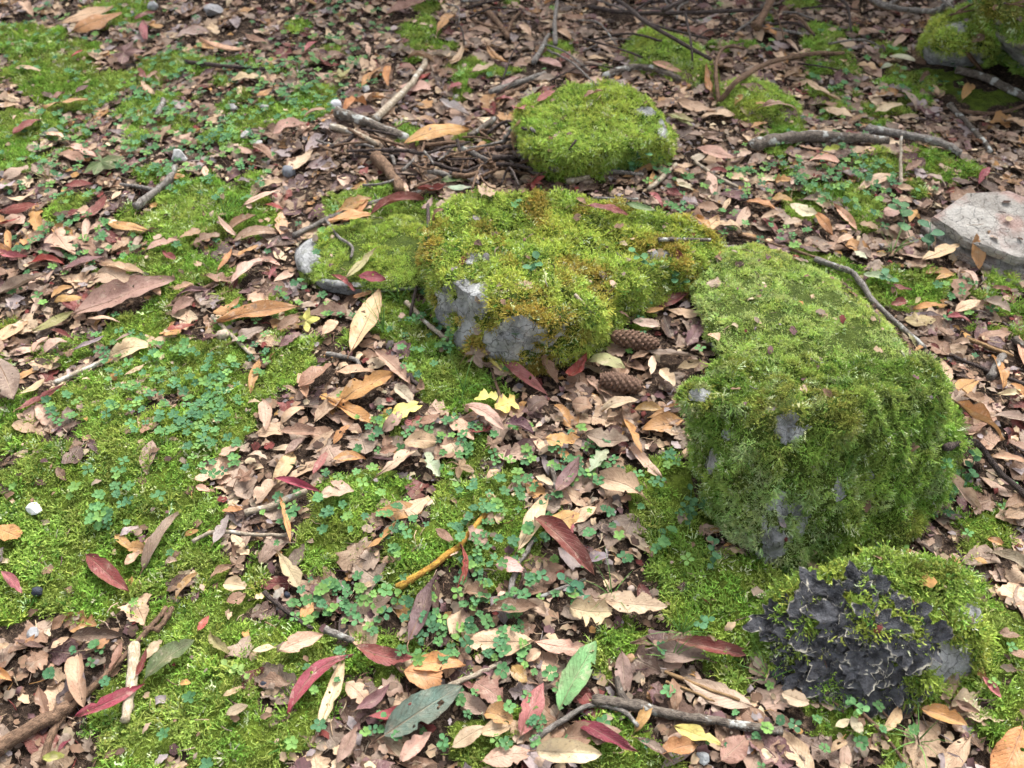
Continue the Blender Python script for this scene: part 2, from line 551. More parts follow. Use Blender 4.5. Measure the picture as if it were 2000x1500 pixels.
def subdivide_cage(V, F, levels):
    me = bpy.data.meshes.new('cage')
    me.from_pydata([tuple(v) for v in V], [], F)
    ob = bpy.data.objects.new('cage', me)
    COL.objects.link(ob)
    md = ob.modifiers.new('s', 'SUBSURF')
    md.levels = levels
    md.render_levels = levels
    dg = bpy.context.evaluated_depsgraph_get()
    ev = ob.evaluated_get(dg).to_mesh()
    n = len(ev.vertices)
    co = np.empty(n * 3)
    ev.vertices.foreach_get('co', co)
    fs = [tuple(p.vertices) for p in ev.polygons]
    ob.evaluated_get(dg).to_mesh_clear()
    bpy.data.objects.remove(ob)
    bpy.data.meshes.remove(me)
    return co.reshape(-1, 3), fs

def rock(name, label, top, base, mat, dome=0.01, rough=(0.010, 0.004), levels=3, bare=(), moss_bias=0.35, bulge=0.008, bury=0.03, seed=1, edge=0.06, sharp=False):
    """top: (u, v, height) round the upper edge; base: (u, v) of the foot or None where it is hidden"""
    T = [W(u, v, z) for u, v, z in top]
    n = len(T)
    c = sum(T, Vector()) / n
    B = []
    for t, b in zip(T, base):
        if b is None:
            d = Vector((t.x - c.x, t.y - c.y, 0)).normalized() * 0.03
            B.append(Vector((t.x + d.x, t.y + d.y, 0)))
        else:
            B.append(W(b[0], b[1], 0))
    if sharp:                # two points close to each corner keep it from being rounded off
        T = [T[i].lerp(T[k % n], .07) for i in range(n) for k in (i - 1, i + 1)]
        B = [B[i].lerp(B[k % n], .07) for i in range(n) for k in (i - 1, i + 1)]
        n = len(T)
    V, F = [], []
    def ring(pts):
        V.extend(pts)
    outw = [Vector((t.x - c.x, t.y - c.y, 0)).normalized() for t in T]
    ring([Vector((b.x, b.y, -bury)) for b in B])
    ring([b.lerp(t, 0.12) + o * bulge for b, t, o in zip(B, T, outw)])
    ring([b.lerp(t, 0.55) + o * bulge * 1.4 for b, t, o in zip(B, T, outw)])
    ring([b.lerp(t, 1 - edge * 1.3) + o * bulge for b, t, o in zip(B, T, outw)])
    ring([t.lerp(c, edge) + Vector((0, 0, 0.004)) for t in T])
    ring([t.lerp(c, 0.45) + Vector((0, 0, dome * 0.8)) for t in T])
    V.append(c + Vector((0, 0, dome)))
    for r in range(5):
        for i in range(n):
            j = (i + 1) % n
            F.append((r * n + i, r * n + j, (r + 1) * n + j, (r + 1) * n + i))
    for i in range(n):
        F.append((5 * n + i, 5 * n + (i + 1) % n, 6 * n))
    area = sum((T[i].x * T[(i + 1) % n].y - T[(i + 1) % n].x * T[i].y) for i in range(n))
    if area < 0:
        F = [f[::-1] for f in F]
    co, fs = subdivide_cage(V, F, levels)
    me = mesh_from('stone', co, fs, mat)
    nrm = np.empty(len(me.vertices) * 3)
    me.vertices.foreach_get('normal', nrm)
    nrm = nrm.reshape(-1, 3)
    d = (fbm(co, 11, 3, seed) - 0.5) * 2 * rough[0] * 1.6 + (fbm(co, 38, 3, seed + 5) - 0.5) * 2 * rough[1] * 1.6
    # angular breaks: quantised noise gives facets
    q = fbm(co, 7, 2, seed + 9)
    d = d + (np.floor(q * 8) / 8 - q) * rough[0] * 4.0
    co = co + nrm * d[:, None]
    me.vertices.foreach_set('co', co.ravel())
    me.update()
    me.vertices.foreach_get('normal', nrm.reshape(-1))
    nn = np.empty(len(me.vertices) * 3)
    me.vertices.foreach_get('normal', nn)
    nn = nn.reshape(-1, 3)
    m = smooth(moss_bias - 0.5, moss_bias, nn[:, 2] + (fbm(co, 20, 3, seed + 3) - 0.5) * 0.9)
    U, Vv = to_photo(co)
    for (bu, bv, ru, rv) in bare:
        r = ((U - bu) / ru) ** 2 + ((Vv - bv) / rv) ** 2 + (fbm(co, 45, 4, seed + 31) - 0.5) * 3.2
        m = m * smooth(0.45, 1.35, r)
    a = me.attributes.new('moss', 'FLOAT', 'POINT')
    a.data.foreach_set('value', m.astype(np.float32))
    root = link(name, None)
    root.empty_display_size = 0.05
    base_c = sum(B, Vector()) / n
    root.location = (base_c.x, base_c.y, 0)
    tag(root, label, 'rock')
    st = link('stone', me, root)
    st.location = (-base_c.x, -base_c.y, 0)
    ROCKS.append(dict(root=root, stone=st, me=me, co=co, moss=m, nrm=nn, off=base_c))
    return ROCKS[-1]

R1 = rock('mossy_rock', 'large domed rock with yellow and rusty moss and two bare grey faces',
    [(852, 545, .12), (835, 445, .115), (868, 385, .14), (1000, 365, .15), (1160, 374, .135), (1300, 425, .095), (1445, 472, .05), (1345, 520, .07), (1210, 555, .10), (1180, 615, .10), (1065, 640, .12), (950, 590, .13)],
    [(845, 645), (822, 545), None, None, None, None, (1450, 500), (1345, 603), (1230, 628), (1205, 695), (1060, 755), (925, 712)],
    GREY, dome=0.004, edge=0.015, rough=(0.016, 0.006), levels=4, bulge=0.003, bare=[(905, 590, 48, 52), (995, 662, 62, 42), (868, 620, 22, 40), (910, 650, 26, 30), (925, 505, 16, 13), (1285, 502, 38, 14)], moss_bias=0.12, seed=3)
R2 = rock('mossy_rock', 'low flat slab under fine bright green moss behind the tall square rock',
    [(1345, 520, .055), (1425, 472, .05), (1545, 500, .045), (1655, 575, .045), (1795, 690, .045), (1660, 760, .045), (1430, 750, .05), (1385, 620, .06)],
    [(1352, 560), None, (1562, 512), (1680, 590), (1820, 712), None, (1400, 730), (1378, 655)],
    GREY, dome=0.012, rough=(0.006, 0.003), levels=4, bare=[], moss_bias=0.1, seed=8)
R3 = rock('mossy_rock', 'tall square rock shaggy with hanging dark green moss and a pale mossy nose',
    [(1340, 765, .20), (1420, 800, .215), (1545, 812, .235), (1700, 785, .225), (1838, 768, .20), (1848, 725, .195), (1805, 697, .20), (1620, 693, .21), (1410, 698, .20)],
    [(1345, 950), (1410, 1095), (1482, 1200), (1680, 1105), (1868, 985), (1885, 890), None, None, None],
    GREY, dome=0.002, rough=(0.018, 0.009), levels=4, bulge=0.0, edge=0.012, sharp=True, bare=[(1550, 835, 36, 34), (1365, 770, 28, 16), (1512, 1045, 38, 80), (1562, 1010, 18, 40), (1390, 900, 14, 24), (1640, 960, 10, 30), (1420, 850, 12, 16), (1700, 930, 10, 18), (1750, 800, 8, 20)], moss_bias=-0.1, seed=14)
R4 = rock('mossy_rock', 'low rock carrying a sheet of black leafy lichen with a golden moss cap',
    [(1460, 1180, .075), (1590, 1125, .10), (1730, 1080, .115), (1850, 1090, .11), (1920, 1180, .08), (1870, 1235, .085), (1720, 1225, .10), (1540, 1220, .08)],
    [(1455, 1285), None, None, None, (1935, 1270), (1880, 1365), (1740, 1412), (1535, 1365)],
    GREY, dome=0.012, edge=0.03, rough=(0.006, 0.003), levels=4, bare=[(1665, 1285, 95, 75), (1895, 1195, 44, 34), (1835, 1290, 60, 46)], moss_bias=-0.1, seed=21)
R5 = rock('mossy_rock', 'squared rock wrapped in pale lime moss beyond the twig heap',
    [(1018, 282, .07), (1008, 205, .075), (1130, 166, .085), (1215, 158, .095), (1302, 232, .09), (1304, 268, .085), (1110, 306, .068)],
    [(1045, 336), (1003, 258), None, None, (1316, 290), (1318, 332), (1110, 354)],
    GREY, dome=0.0, edge=0.012, rough=(0.009, 0.005), levels=4, bare=[(1262, 216, 30, 10), (1296, 250, 12, 22)], moss_bias=-0.05, bulge=0.001, seed=33, sharp=True)
R6 = rock('mossy_rock', 'thin flat stone with lime moss and a bare grey rim at the twig fork',
    [(568, 490, .022), (625, 450, .028), (740, 425, .03), (845, 420, .03), (860, 520, .03), (840, 562, .022), (705, 562, .02), (605, 548, .02)],
    [(563, 498), None, None, None, None, (842, 572), (705, 572), (600, 556)],
    GREY, dome=0.006, rough=(0.003, 0.002), levels=3, bare=[(588, 490, 34, 40), (650, 556, 50, 10)], moss_bias=0.1, bulge=0.004, seed=41)
R8 = rock('mossy_rock', 'long low ridge of stone under bright moss beneath dark branches',
    [(1230, 75, .05), (1255, 55, .055), (1310, 65, .06), (1370, 95, .055), (1400, 140, .04), (1330, 140, .045), (1270, 110, .05)],
    [None] * 7, GREY, dome=0.015, rough=(0.008, 0.004), levels=3, moss_bias=-0.1, seed=52)
R9 = rock('mossy_rock', 'small hump of bright green moss beyond the lichened log',
    [(1395, 165, .03), (1450, 155, .035), (1540, 185, .035), (1560, 215, .03), (1520, 232, .03), (1450, 215, .03)],
    [None] * 6, GREY, dome=0.015, rough=(0.006, 0.003), levels=3, moss_bias=-0.1, bulge=0.004, seed=57)
R10 = rock('mossy_rock', 'mossy boulder with a pale bare patch in the shaded corner',
    [(1810, 70, .09), (1830, 20, .11), (1900, 0, .12), (1960, 20, .12), (1950, 80, .09), (1880, 100, .08)],
    [(1805, 110), None, None, None, (1960, 120), (1880, 130)], GREY, dome=0.02, levels=3, bare=[(1870, 52, 20, 12)], moss_bias=-0.1, seed=61)
R11 = rock('mossy_rock', 'big dark boulder cut off by the upper corner of the picture',
    [(1925, 45, .22), (1900, -40, .26), (1980, -120, .30), (2120, -120, .30), (2160, 20, .25), (2060, 70, .2)],
    [(1955, 130), (1930, 40), None, None, None, (2080, 160)], GREY, dome=0.03, levels=3, moss_bias=-0.4, seed=66)
R12 = rock('mossy_rock', 'small yellow green moss hummock beside the end of the lichened log',
    [(1670, 308, .02), (1710, 296, .025), (1770, 300, .03), (1790, 325, .025), (1750, 335, .02), (1690, 325, .02)],
    [None] * 6, GREY, dome=0.012, rough=(0.005, 0.003), levels=3, moss_bias=-0.2, bulge=0.004, seed=71)

# the layered sandstone slab
def slab_layer(pts, z0, z1, seed, parent, off, mat):
    n = len(pts)
    V, F = [], []
    P0 = [W(u, v, (z0 + z1) / 2) for u, v in pts]
    c = sum(P0, Vector()) / n
    for z, s in ((z0, 0.97), (z0 + (z1 - z0) * .3, 1.0), (z0 + (z1 - z0) * .75, 1.0), (z1, 0.985), (z1 + .002, 0.7)):
        for p in P0:
            V.append(Vector((c.x + (p.x - c.x) * s, c.y + (p.y - c.y) * s, z + 0.16 * (p.y - c.y))))
    V.append(Vector((c.x, c.y, z1 + .003)))
    V.append(Vector((c.x, c.y, z0)))
    for r in range(4):
        for i in range(n):
            F.append((r * n + i, r * n + (i + 1) % n, (r + 1) * n + (i + 1) % n, (r + 1) * n + i))
    for i in range(n):
        F.append((4 * n + i, 4 * n + (i + 1) % n, 5 * n))
        F.append(((i + 1) % n, i, 5 * n + 1))
    bm = bmesh.new()
    vs = [bm.verts.new(v) for v in V]
    for f in F:
        bm.faces.new([vs[i] for i in f])
    bmesh.ops.recalc_face_normals(bm, faces=bm.faces)
    bmesh.ops.subdivide_edges(bm, edges=bm.edges, cuts=4, use_grid_fill=True)
    me = bpy.data.meshes.new('layer')
    bm.to_mesh(me)
    bm.free()
    co = np.empty(len(me.vertices) * 3)
    me.vertices.foreach_get('co', co)
    co = co.reshape(-1, 3)
    nn = np.empty(len(me.vertices) * 3)
    me.vertices.foreach_get('normal', nn)
    co = co + nn.reshape(-1, 3) * ((fbm(co, 22, 4, seed) - 0.5) * 0.012 + (fbm(co * np.array([1, 1, 6.0]), 40, 2, seed + 2) - 0.5) * 0.007)[:, None]
    me.vertices.foreach_set('co', co.ravel())
    me.materials.append(mat)
    me.update()
    a = me.attributes.new('moss', 'FLOAT', 'POINT')
    U, Vv = to_photo(co)
    m = smooth(0.52, 0.66, fbm(co, 17, 3, seed + 4)) * smooth(1850, 1800, U)
    a.data.foreach_set('value', m.astype(np.float32))
    ob = link('layer', me, parent)
    ob.location = (-off.x, -off.y, 0)
    ROCKS.append(dict(root=parent, stone=ob, me=me, co=co, moss=m, nrm=nn.reshape(-1, 3), off=off, bare_only=True))
slab_c = W(1940, 480)
slab = link('sandstone_rock', None)
slab.location = (slab_c.x, slab_c.y, 0)
tag(slab, 'pale pinkish layered sandstone slab, free of moss, tilted on the litter', 'rock')
slab_layer([(1795, 455), (1830, 430), (1950, 440), (2080, 470), (2090, 560), (1990, 548), (1880, 500)], 0.0, 0.016, 80, slab, slab_c, PALE)
slab_layer([(1815, 432), (1880, 395), (1960, 392), (2080, 425), (2085, 500), (1990, 500), (1890, 470)], 0.030, 0.050, 84, slab, slab_c, PALE)

# surfaces that things rest on
def build_bvh():
    V, F, k = [], [], 0
    for me, off in [(gme, Vector())] + [(r['me'], Vector()) for r in ROCKS]:
        n = len(me.vertices)
        co = np.empty(n * 3)
        me.vertices.foreach_get('co', co)
        V.append(co.reshape(-1, 3))
        F.extend([tuple(i + k for i in p.vertices) for p in me.polygons])
        k += n
    return BVHTree.FromPolygons([tuple(v) for v in np.concatenate(V)], F)
BVH = build_bvh()
CAM = Vector((0, 0, CAM_H))

def spot(u, v):
    """where the photograph's (u, v) lies on the ground or on a rock"""
    h, n, i, d = BVH.ray_cast(CAM, view_dir(u, v))
    if h is None:
        return W(u, v), Vector((0, 0, 1))
    return h, (n if n.z > 0 else -n)

def drop(x, y):
    h, n, i, d = BVH.ray_cast(Vector((x, y, 1.0)), Vector((0, 0, -1)))
    if h is None:
        return Vector((x, y, 0)), Vector((0, 0, 1))
    return h, (n if n.z > 0 else -n)

# ---------------------------------------------------------------- scattering of what nobody could count
def scatter(name, pts, rots, scl, idx, tint, variants, parent=None, off=None, label=None, category=None):
    me = bpy.data.meshes.new(name)
    P = np.asarray(pts, np.float32)
    me.vertices.add(len(P))
    me.vertices.foreach_set('co', P.ravel())
    for nm, typ, key, arr in (('rot', 'FLOAT_VECTOR', 'vector', rots), ('scl', 'FLOAT', 'value', scl), ('idx', 'INT', 'value', idx), ('tint', 'FLOAT_VECTOR', 'vector', tint)):
        a = me.attributes.new(nm, typ, 'POINT')
        a.data.foreach_set(key, np.asarray(arr, np.int32 if typ == 'INT' else np.float32).ravel())
    o = link(name, me, parent, kind='stuff')
    if off is not None:
        o.location = (-off.x, -off.y, -off.z)
    if label:
        tag(o, label, category)
    ng = bpy.data.node_groups.new(name, 'GeometryNodeTree')
    ng.interface.new_socket('Geometry', in_out='INPUT', socket_type='NodeSocketGeometry')
    ng.interface.new_socket('Geometry', in_out='OUTPUT', socket_type='NodeSocketGeometry')
    gi, go = ng.nodes.new('NodeGroupInput'), ng.nodes.new('NodeGroupOutput')
    jo = ng.nodes.new('GeometryNodeJoinGeometry')
    for vobj in variants:
        oi = ng.nodes.new('GeometryNodeObjectInfo')
        oi.inputs['Object'].default_value = vobj
        gti = ng.nodes.new('GeometryNodeGeometryToInstance')
        ng.links.new(oi.outputs['Geometry'], gti.inputs[0])
        ng.links.new(gti.outputs[0], jo.inputs[0])
    iop = ng.nodes.new('GeometryNodeInstanceOnPoints')
    iop.inputs['Pick Instance'].default_value = True
    def named(nm, typ):
        n = ng.nodes.new('GeometryNodeInputNamedAttribute')
        n.data_type = typ
        n.inputs[0].default_value = nm
        return n.outputs[0]
    e2r = ng.nodes.new('FunctionNodeEulerToRotation')
    ng.links.new(named('rot', 'FLOAT_VECTOR'), e2r.inputs[0])
    ng.links.new(gi.outputs[0], iop.inputs['Points'])
    ng.links.new(jo.outputs[0], iop.inputs['Instance'])
    ng.links.new(named('idx', 'INT'), iop.inputs['Instance Index'])
    ng.links.new(e2r.outputs[0], iop.inputs['Rotation'])
    ng.links.new(named('scl', 'FLOAT'), iop.inputs['Scale'])
    ng.links.new(iop.outputs[0], go.inputs[0])
    o.modifiers.new('scatter', 'NODES').node_group = ng
    return o

def source(name, me):
    return bpy.data.objects.new(name, me)      # never linked: only feeds a scatter

def frames_to_euler(N, spin):
    """euler angles whose z axis is N, turned about it by spin"""
    out = np.empty((len(N), 3), np.float32)
    for i in range(len(N)):
        q = Vector(N[i]).to_track_quat('Z', 'Y')
        m = q.to_matrix() @ Matrix.Rotation(spin[i], 3, 'Z')
        out[i] = m.to_euler()
    return out

# ---------------------------------------------------------------- moss
def tuft_mesh(seed, n_shoots, length, spread, width, leaflets=0, droop=0.5):
    r = random.Random(seed)
    V, F = [], []
    def blade(p, d, L, w, bend):
        side = d.cross(Vector((r.gauss(0, 1), r.gauss(0, 1), r.gauss(0, 1)))).normalized() * w
        k = len(V)
        p1 = p + d * L * 0.55 + bend * L * 0.15
        p2 = p + d * L + bend * L * 0.5
        V.extend([p - side * .7, p + side * .7, p1 - side, p1 + side, p2])
        F.extend([(k, k + 1, k + 3, k + 2), (k + 2, k + 3, k + 4)])
        return p1, p2
    for s in range(n_shoots):
        a = r.uniform(0, 2 * math.pi)
        rad = spread * math.sqrt(r.random())
        p = Vector((rad * math.cos(a), rad * math.sin(a), -0.002))
        lean = r.uniform(0.15, 1.0) * droop
        a2 = a + r.uniform(-.8, .8)
        d = Vector((math.cos(a2) * lean, math.sin(a2) * lean, 1)).normalized()
        L = length * r.uniform(0.6, 1.2)
        bend = Vector((math.cos(a2), math.sin(a2), -0.5)) * droop
        p1, p2 = blade(p, d, L, width, bend)
        for k in range(leaflets):
            t = r.uniform(0.3, 1.0)
            q = p.lerp(p1, t / .55) if t < .55 else p1.lerp(p2, (t - .55) / .45)
            dd = (d + Vector((r.gauss(0, 1), r.gauss(0, 1), r.gauss(0, .5))) * 0.8).normalized()
            blade(q, dd, length * 0.32, width * 0.7, Vector((0, 0, 0)))
    return mesh_from('moss_tuft', V, F, M_MOSS)

TUFT_STAR = [source('moss_tuft', tuft_mesh(i, 8, 0.0090, 0.0050, 0.0008, 3, 0.9)) for i in range(4)]
TUFT_FINE = [source('moss_tuft', tuft_mesh(20 + i, 10, 0.0058, 0.0050, 0.0007, 2, 0.9)) for i in range(4)]
TUFT_HANG = [source('moss_tuft', tuft_mesh(40 + i, 6, 0.017, 0.006, 0.0007, 6, 1.0)) for i in range(4)]

MG = dict(lime=(0.47, 0.62, 0.15), yellow=(0.60, 0.60, 0.12), green=(0.28, 0.45, 0.085), deep=(0.13, 0.25, 0.055), rust=(0.46, 0.27, 0.07), pale=(0.70, 0.77, 0.46), olive=(0.37, 0.39, 0.11))
MG = {k: np.array(v) for k, v in MG.items()}

def blend(cols, weights):
    w = np.stack(weights, 1)
    w = w / w.sum(1, keepdims=True)
    return w @ np.stack(cols)

def moss_tint(P, style):
    n1, n2, n3, n4 = fbm(P, 13, 3, 101), fbm(P, 22, 3, 111), fbm(P, 60, 2, 121), fbm(P, 30, 3, 131)
    o = np.ones(len(P))
    if style == 'rusty':
        t = blend([MG['lime'], MG['yellow'], MG['rust'], MG['green'], MG['olive']], [o * .75, .3 + smooth(.45, .65, n1) * 1.1, smooth(.52, .66, n2) * 2.6, smooth(.5, .3, n4) * .9, smooth(.5, .7, n3) * .4])
    elif style == 'lime':
        t = blend([MG['lime'], MG['yellow'], MG['green'], MG['olive']], [o, .15 + smooth(.5, .7, n1) * .8, smooth(.52, .35, n2) * .7, smooth(.55, .7, n3) * .4])
    elif style == 'bright':
        t = blend([MG['lime'], MG['yellow'], MG['green'], MG['pale']], [o, .25 + smooth(.45, .65, n1) * .8, smooth(.52, .35, n2) * .5, .25 + smooth(.5, .65, n3) * .5])
    elif style == 'shaggy':
        t = blend([MG['green'], MG['deep'], MG['olive'], MG['lime'], MG['pale'], MG['rust']], [o * .9, smooth(.52, .38, n1) * .7, smooth(.5, .65, n2) * .9, .25 + smooth(.46, .62, n4) * 1.4, smooth(.60, .70, n3) * 1.0 + 2.2 * np.exp(-(np.hypot(to_photo(P)[0] - 1490, (to_photo(P)[1] - 1090) * .8) / 75) ** 2), smooth(.62, .72, n1) * .5 + .8 * smooth(.19, .23, P[:, 2]) * smooth(.4, .6, n2)])
        t = t * (1 - .22 * smooth(.185, .215, P[:, 2]))[:, None]
    elif style == 'gold':
        t = blend([MG['lime'], MG['yellow'], MG['green'], MG['rust']], [o * .5, smooth(.45, .65, n1) * .8, .35 + smooth(.5, .35, n2) * 1.3, smooth(.6, .7, n4) * .6])
    else:
        t = blend([MG['green'], MG['lime'], MG['olive'], MG['yellow']], [o, smooth(.45, .65, n1) * 1.3, smooth(.48, .62, n2) * 1.6, smooth(.6, .72, n4) * .6])
    if style == 'gold':
        t = t * .8
    t = np.where(RNG.random((len(P), 1)) < .05, MG['pale'], t)  # stray pale tufts: sparkle of light on the moss, put into the colour
    t = np.where(RNG.random((len(P), 1)) < .07, MG['deep'], t)
    return t * RNG.uniform(0.62, 1.3, (len(P), 1)) * (1 + RNG.normal(0, .05, (len(P), 3)))

def moss_on_rock(R, style, density, tufts, scale=1.0, hang=0.0):
    me, co, moss = R['me'], R['co'], R['moss']
    me.calc_loop_triangles()
    tri = np.empty(len(me.loop_triangles) * 3, np.int32)
    me.loop_triangles.foreach_get('vertices', tri)
    tri = tri.reshape(-1, 3)
    A, B, C = co[tri[:, 0]], co[tri[:, 1]], co[tri[:, 2]]
    ar = np.linalg.norm(np.cross(B - A, C - A), axis=1) / 2
    ok = moss[tri].mean(1)
    zc = (A[:, 2] + B[:, 2] + C[:, 2]) / 3
    wgt = ar * smooth(0.30, 0.60, ok) * (zc > -0.01)
    if hang > .8:            # shaggy curtains with thin places between them
        M_ = (A + B + C) / 3
        wgt = wgt * (.22 + .78 * smooth(.40, .56, fbm(M_ * np.array([1, 1, .45]), 34, 3, 44)))
    n = int(wgt.sum() * density)
    t = RNG.choice(len(tri), n, p=wgt / wgt.sum())
    r1, r2 = np.sqrt(RNG.random(n)), RNG.random(n)
    b0, b1, b2 = 1 - r1, r1 * (1 - r2), r1 * r2
    P = A[t] * b0[:, None] + B[t] * b1[:, None] + C[t] * b2[:, None]
    N = R['nrm'][tri[t, 0]]
    lump = fbm(P, 55, 2, 7)
    N = N * (1 - .45 * min(hang, 1)) + RNG.normal(0, .28, N.shape) + np.array([0, 0, .35 - hang * 1.2])
    N /= np.linalg.norm(N, axis=1, keepdims=True)
    P = P + R['nrm'][tri[t, 0]] * ((lump - 0.5) * 0.012 + (fbm(P, 24, 2, 19) - .5) * .010)[:, None]
    s = scale * RNG.uniform(.65, 1.3, n) * (0.7 + 0.6 * lump)
    off = R['off']
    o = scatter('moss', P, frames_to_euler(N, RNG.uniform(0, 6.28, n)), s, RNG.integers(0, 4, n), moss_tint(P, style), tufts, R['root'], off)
    return o

moss_on_rock(R1, 'rusty', 50000, TUFT_STAR, 1.0)
moss_on_rock(R2, 'bright', 66000, TUFT_FINE, 0.9)
moss_on_rock(R3, 'shaggy', 62000, TUFT_STAR, 0.68, .35)
moss_on_rock(R3, 'shaggy', 9000, TUFT_HANG, 0.62, 1.3)
moss_on_rock(R4, 'gold', 48000, TUFT_STAR, 1.2)
moss_on_rock(R5, 'lime', 55000, TUFT_STAR, 1.0, .15)
moss_on_rock(R6, 'lime', 70000, TUFT_FINE, 0.8)
for R_ in (R8, R9, R10, R12):
    moss_on_rock(R_, 'lime', 45000, TUFT_STAR, 1.0)
moss_on_rock(R11, 'shaggy', 40000, TUFT_STAR, 1.2)

def sample_ground(n, xr=(-2.1, 2.1), yr=(0.08, 2.9), margin=480):
    n = int(n * 1.34)
    """random places on the ground in and a little beyond the view"""
    X, Y = RNG.uniform(*xr, n), RNG.uniform(*yr, n)
    U, V = to_photo(np.stack([X, Y, np.zeros(n)], 1))
    k = (U > -margin) & (U < 2000 + margin) & (V > -margin * .4) & (V < 1500 + margin)
    return X[k], Y[k]

X, Y = sample_ground(190000)
k = moss_at(X, Y) * RNG.uniform(.75, 1.3, len(X)) > 0.55
X, Y = X[k], Y[k]
D = [drop(x, y) for x, y in zip(X, Y)]
k = np.array([abs(d[0].z - gz) < 0.012 for d, gz in zip(D, ground_z(X, Y))])
P = np.array([d[0] for d in D])[k]
N = np.array([d[1] for d in D])[k]
lump = fbm(P, 45, 2, 8)
N = N + RNG.normal(0, .3, N.shape)
P[:, 2] += (lump - .45) * 0.012
n = len(P)
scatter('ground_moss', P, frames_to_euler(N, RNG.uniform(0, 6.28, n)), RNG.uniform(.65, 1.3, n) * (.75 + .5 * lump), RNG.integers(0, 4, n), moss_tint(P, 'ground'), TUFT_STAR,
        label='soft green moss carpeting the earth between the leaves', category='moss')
print('moss tufts on the ground', n)

# ---------------------------------------------------------------- where things are, in words
LANDMARKS = [
    (1000, 480, 'the large domed rock'), (1590, 610, 'the low bright slab'), (1600, 900, 'the tall square rock'), (1150, 250, 'the lime mossed rock'),
    (700, 500, 'the thin flat mossy stone'), (1930, 460, 'the sandstone slab'), (1660, 1270, 'the black lichen'), (1320, 100, 'the long moss ridge'),
    (1480, 195, 'the small moss hump'), (1880, 60, 'the corner boulder'), (1740, 315, 'the moss hummock'), (1600, 285, 'the lichened log'),
    (1240, 685, 'the long slim cone'), (1205, 762, 'the stout cone'), (70, 995, 'the white pebble'), (350, 305, 'the pale angular stone'),
    (870, 1085, 'the yellow stick'), (340, 1300, 'the spotted green leaf'), (820, 1405, 'the blue green leaf'), (1130, 1340, 'the clean green leaf'),
    (1100, 1090, 'the dark red arched leaf'), (600, 955, 'the dark crimson curved leaf'), (230, 590, 'the biggest grey brown leaf'), (710, 640, 'the broad upright tan leaf'),
    (715, 775, 'the bright orange leaf'), (855, 280, 'the glossy orange leaf by the twig pile'), (310, 380, 'the forked grey stick'), (720, 255, 'the peeling birchy stick'),
    (480, 1052, 'the thin bent pale twig'), (1350, 1410, 'the lichened branch'), (220, 1370, 'the crimson sickle leaf'), (650, 1370, 'the peach ribbon leaf'),
    (960, 810, 'the torn yellow leaves'), (930, 700, 'the star shaped grey leaf'), (1900, 850, 'the long orange leaf by the tall rock'), (1700, 600, 'the kinked grey twig'),
    (60, 1420, 'the bark log'), (255, 1340, 'the split white stick'), (285, 75, 'the pink upright leaf'), (160, 210, 'the folded tan leaf on moss'),
    (1880, 195, 'the upright orange leaf'), (1520, 150, 'the looping brown stem'), (800, 20, 'the long brown leaf under the shade'), (455, 665, 'the straight straw coloured twig'),
    (585, 335, 'the blue grey pebble'), (1790, 640, 'the olive leaf fan'), (270, 1125, 'the rusty oval leaf'), (1040, 1040, 'the cream orange leaf'),
]
LM = np.array([(a, b) for a, b, c in LANDMARKS], float)
USED = {}
LEAF_SPOTS = []

def where(u, v, k=0):
    d = np.hypot(LM[:, 0] - u, (LM[:, 1] - v) * 1.3)
    order = np.argsort(d)
    # not the thing itself
    order = [i for i in order if d[i] > 34]
    i = order[k]
    dx, dy = u - LM[i, 0], v - LM[i, 1]
    if abs(dx) > 1.4 * abs(dy):
        side = 'right of' if dx > 0 else 'left of'
    else:
        side = 'in front of' if dy > 0 else 'behind'
    return side, LANDMARKS[i][2], LANDMARKS[order[k + 1]][2]

def unique_label(head, u, v, group=None):
    """a label that no other thing carries yet: what it looks like, then what it lies beside"""
    for k in range(10):
        side, a, b = where(u, v, k)
        s = f'{head} {side} {a}'
        if s not in USED and len(s.split()) <= 16:
            USED[s] = 1
            return s
    for k in range(10):
        side, a, b = where(u, v, k)
        for extra in ('lying askew', 'lying flat', 'half buried', 'tipped up'):
            s = f'{extra} {head} {side} {a}'
            if s not in USED and len(s.split()) <= 16:
                USED[s] = 1
                return s
    return head

# ---------------------------------------------------------------- fallen leaves
PAL = {  # base colours
    't': (0.58, 0.40, 0.255), 'p': (0.56, 0.38, 0.28), 'o': (0.50, 0.265, 0.10), 'b': (0.30, 0.18, 0.115), 'd': (0.11, 0.065, 0.048),
    'g': (0.34, 0.25, 0.185), 'u': (0.18, 0.095, 0.095), 'l': (0.36, 0.29, 0.28), 'R': (0.20, 0.050, 0.042), 'r': (0.36, 0.065, 0.05),
    'k': (0.38, 0.12, 0.12), 'm': (0.25, 0.040, 0.060), 'c': (0.72, 0.55, 0.36), 'y': (0.72, 0.62, 0.17), 'Y': (0.42, 0.46, 0.10),
    'w': (0.48, 0.54, 0.36), 'T': (0.33, 0.30, 0.13), 'G': (0.10, 0.17, 0.055), 'e': (0.20, 0.36, 0.14), 'B': (0.10, 0.16, 0.13),
}
CNAME = {'t': 'tan', 'p': 'pinkish tan', 'o': 'orange brown', 'b': 'brown', 'd': 'dark brown', 'g': 'grey brown', 'u': 'purple brown', 'l': 'lilac grey', 'R': 'dark red',
         'r': 'red', 'k': 'dusty pink', 'm': 'crimson', 'c': 'cream', 'y': 'pale yellow', 'Y': 'yellow green', 'w': 'pale green', 'T': 'olive tan', 'G': 'dark green', 'e': 'fresh green', 'B': 'blue green'}
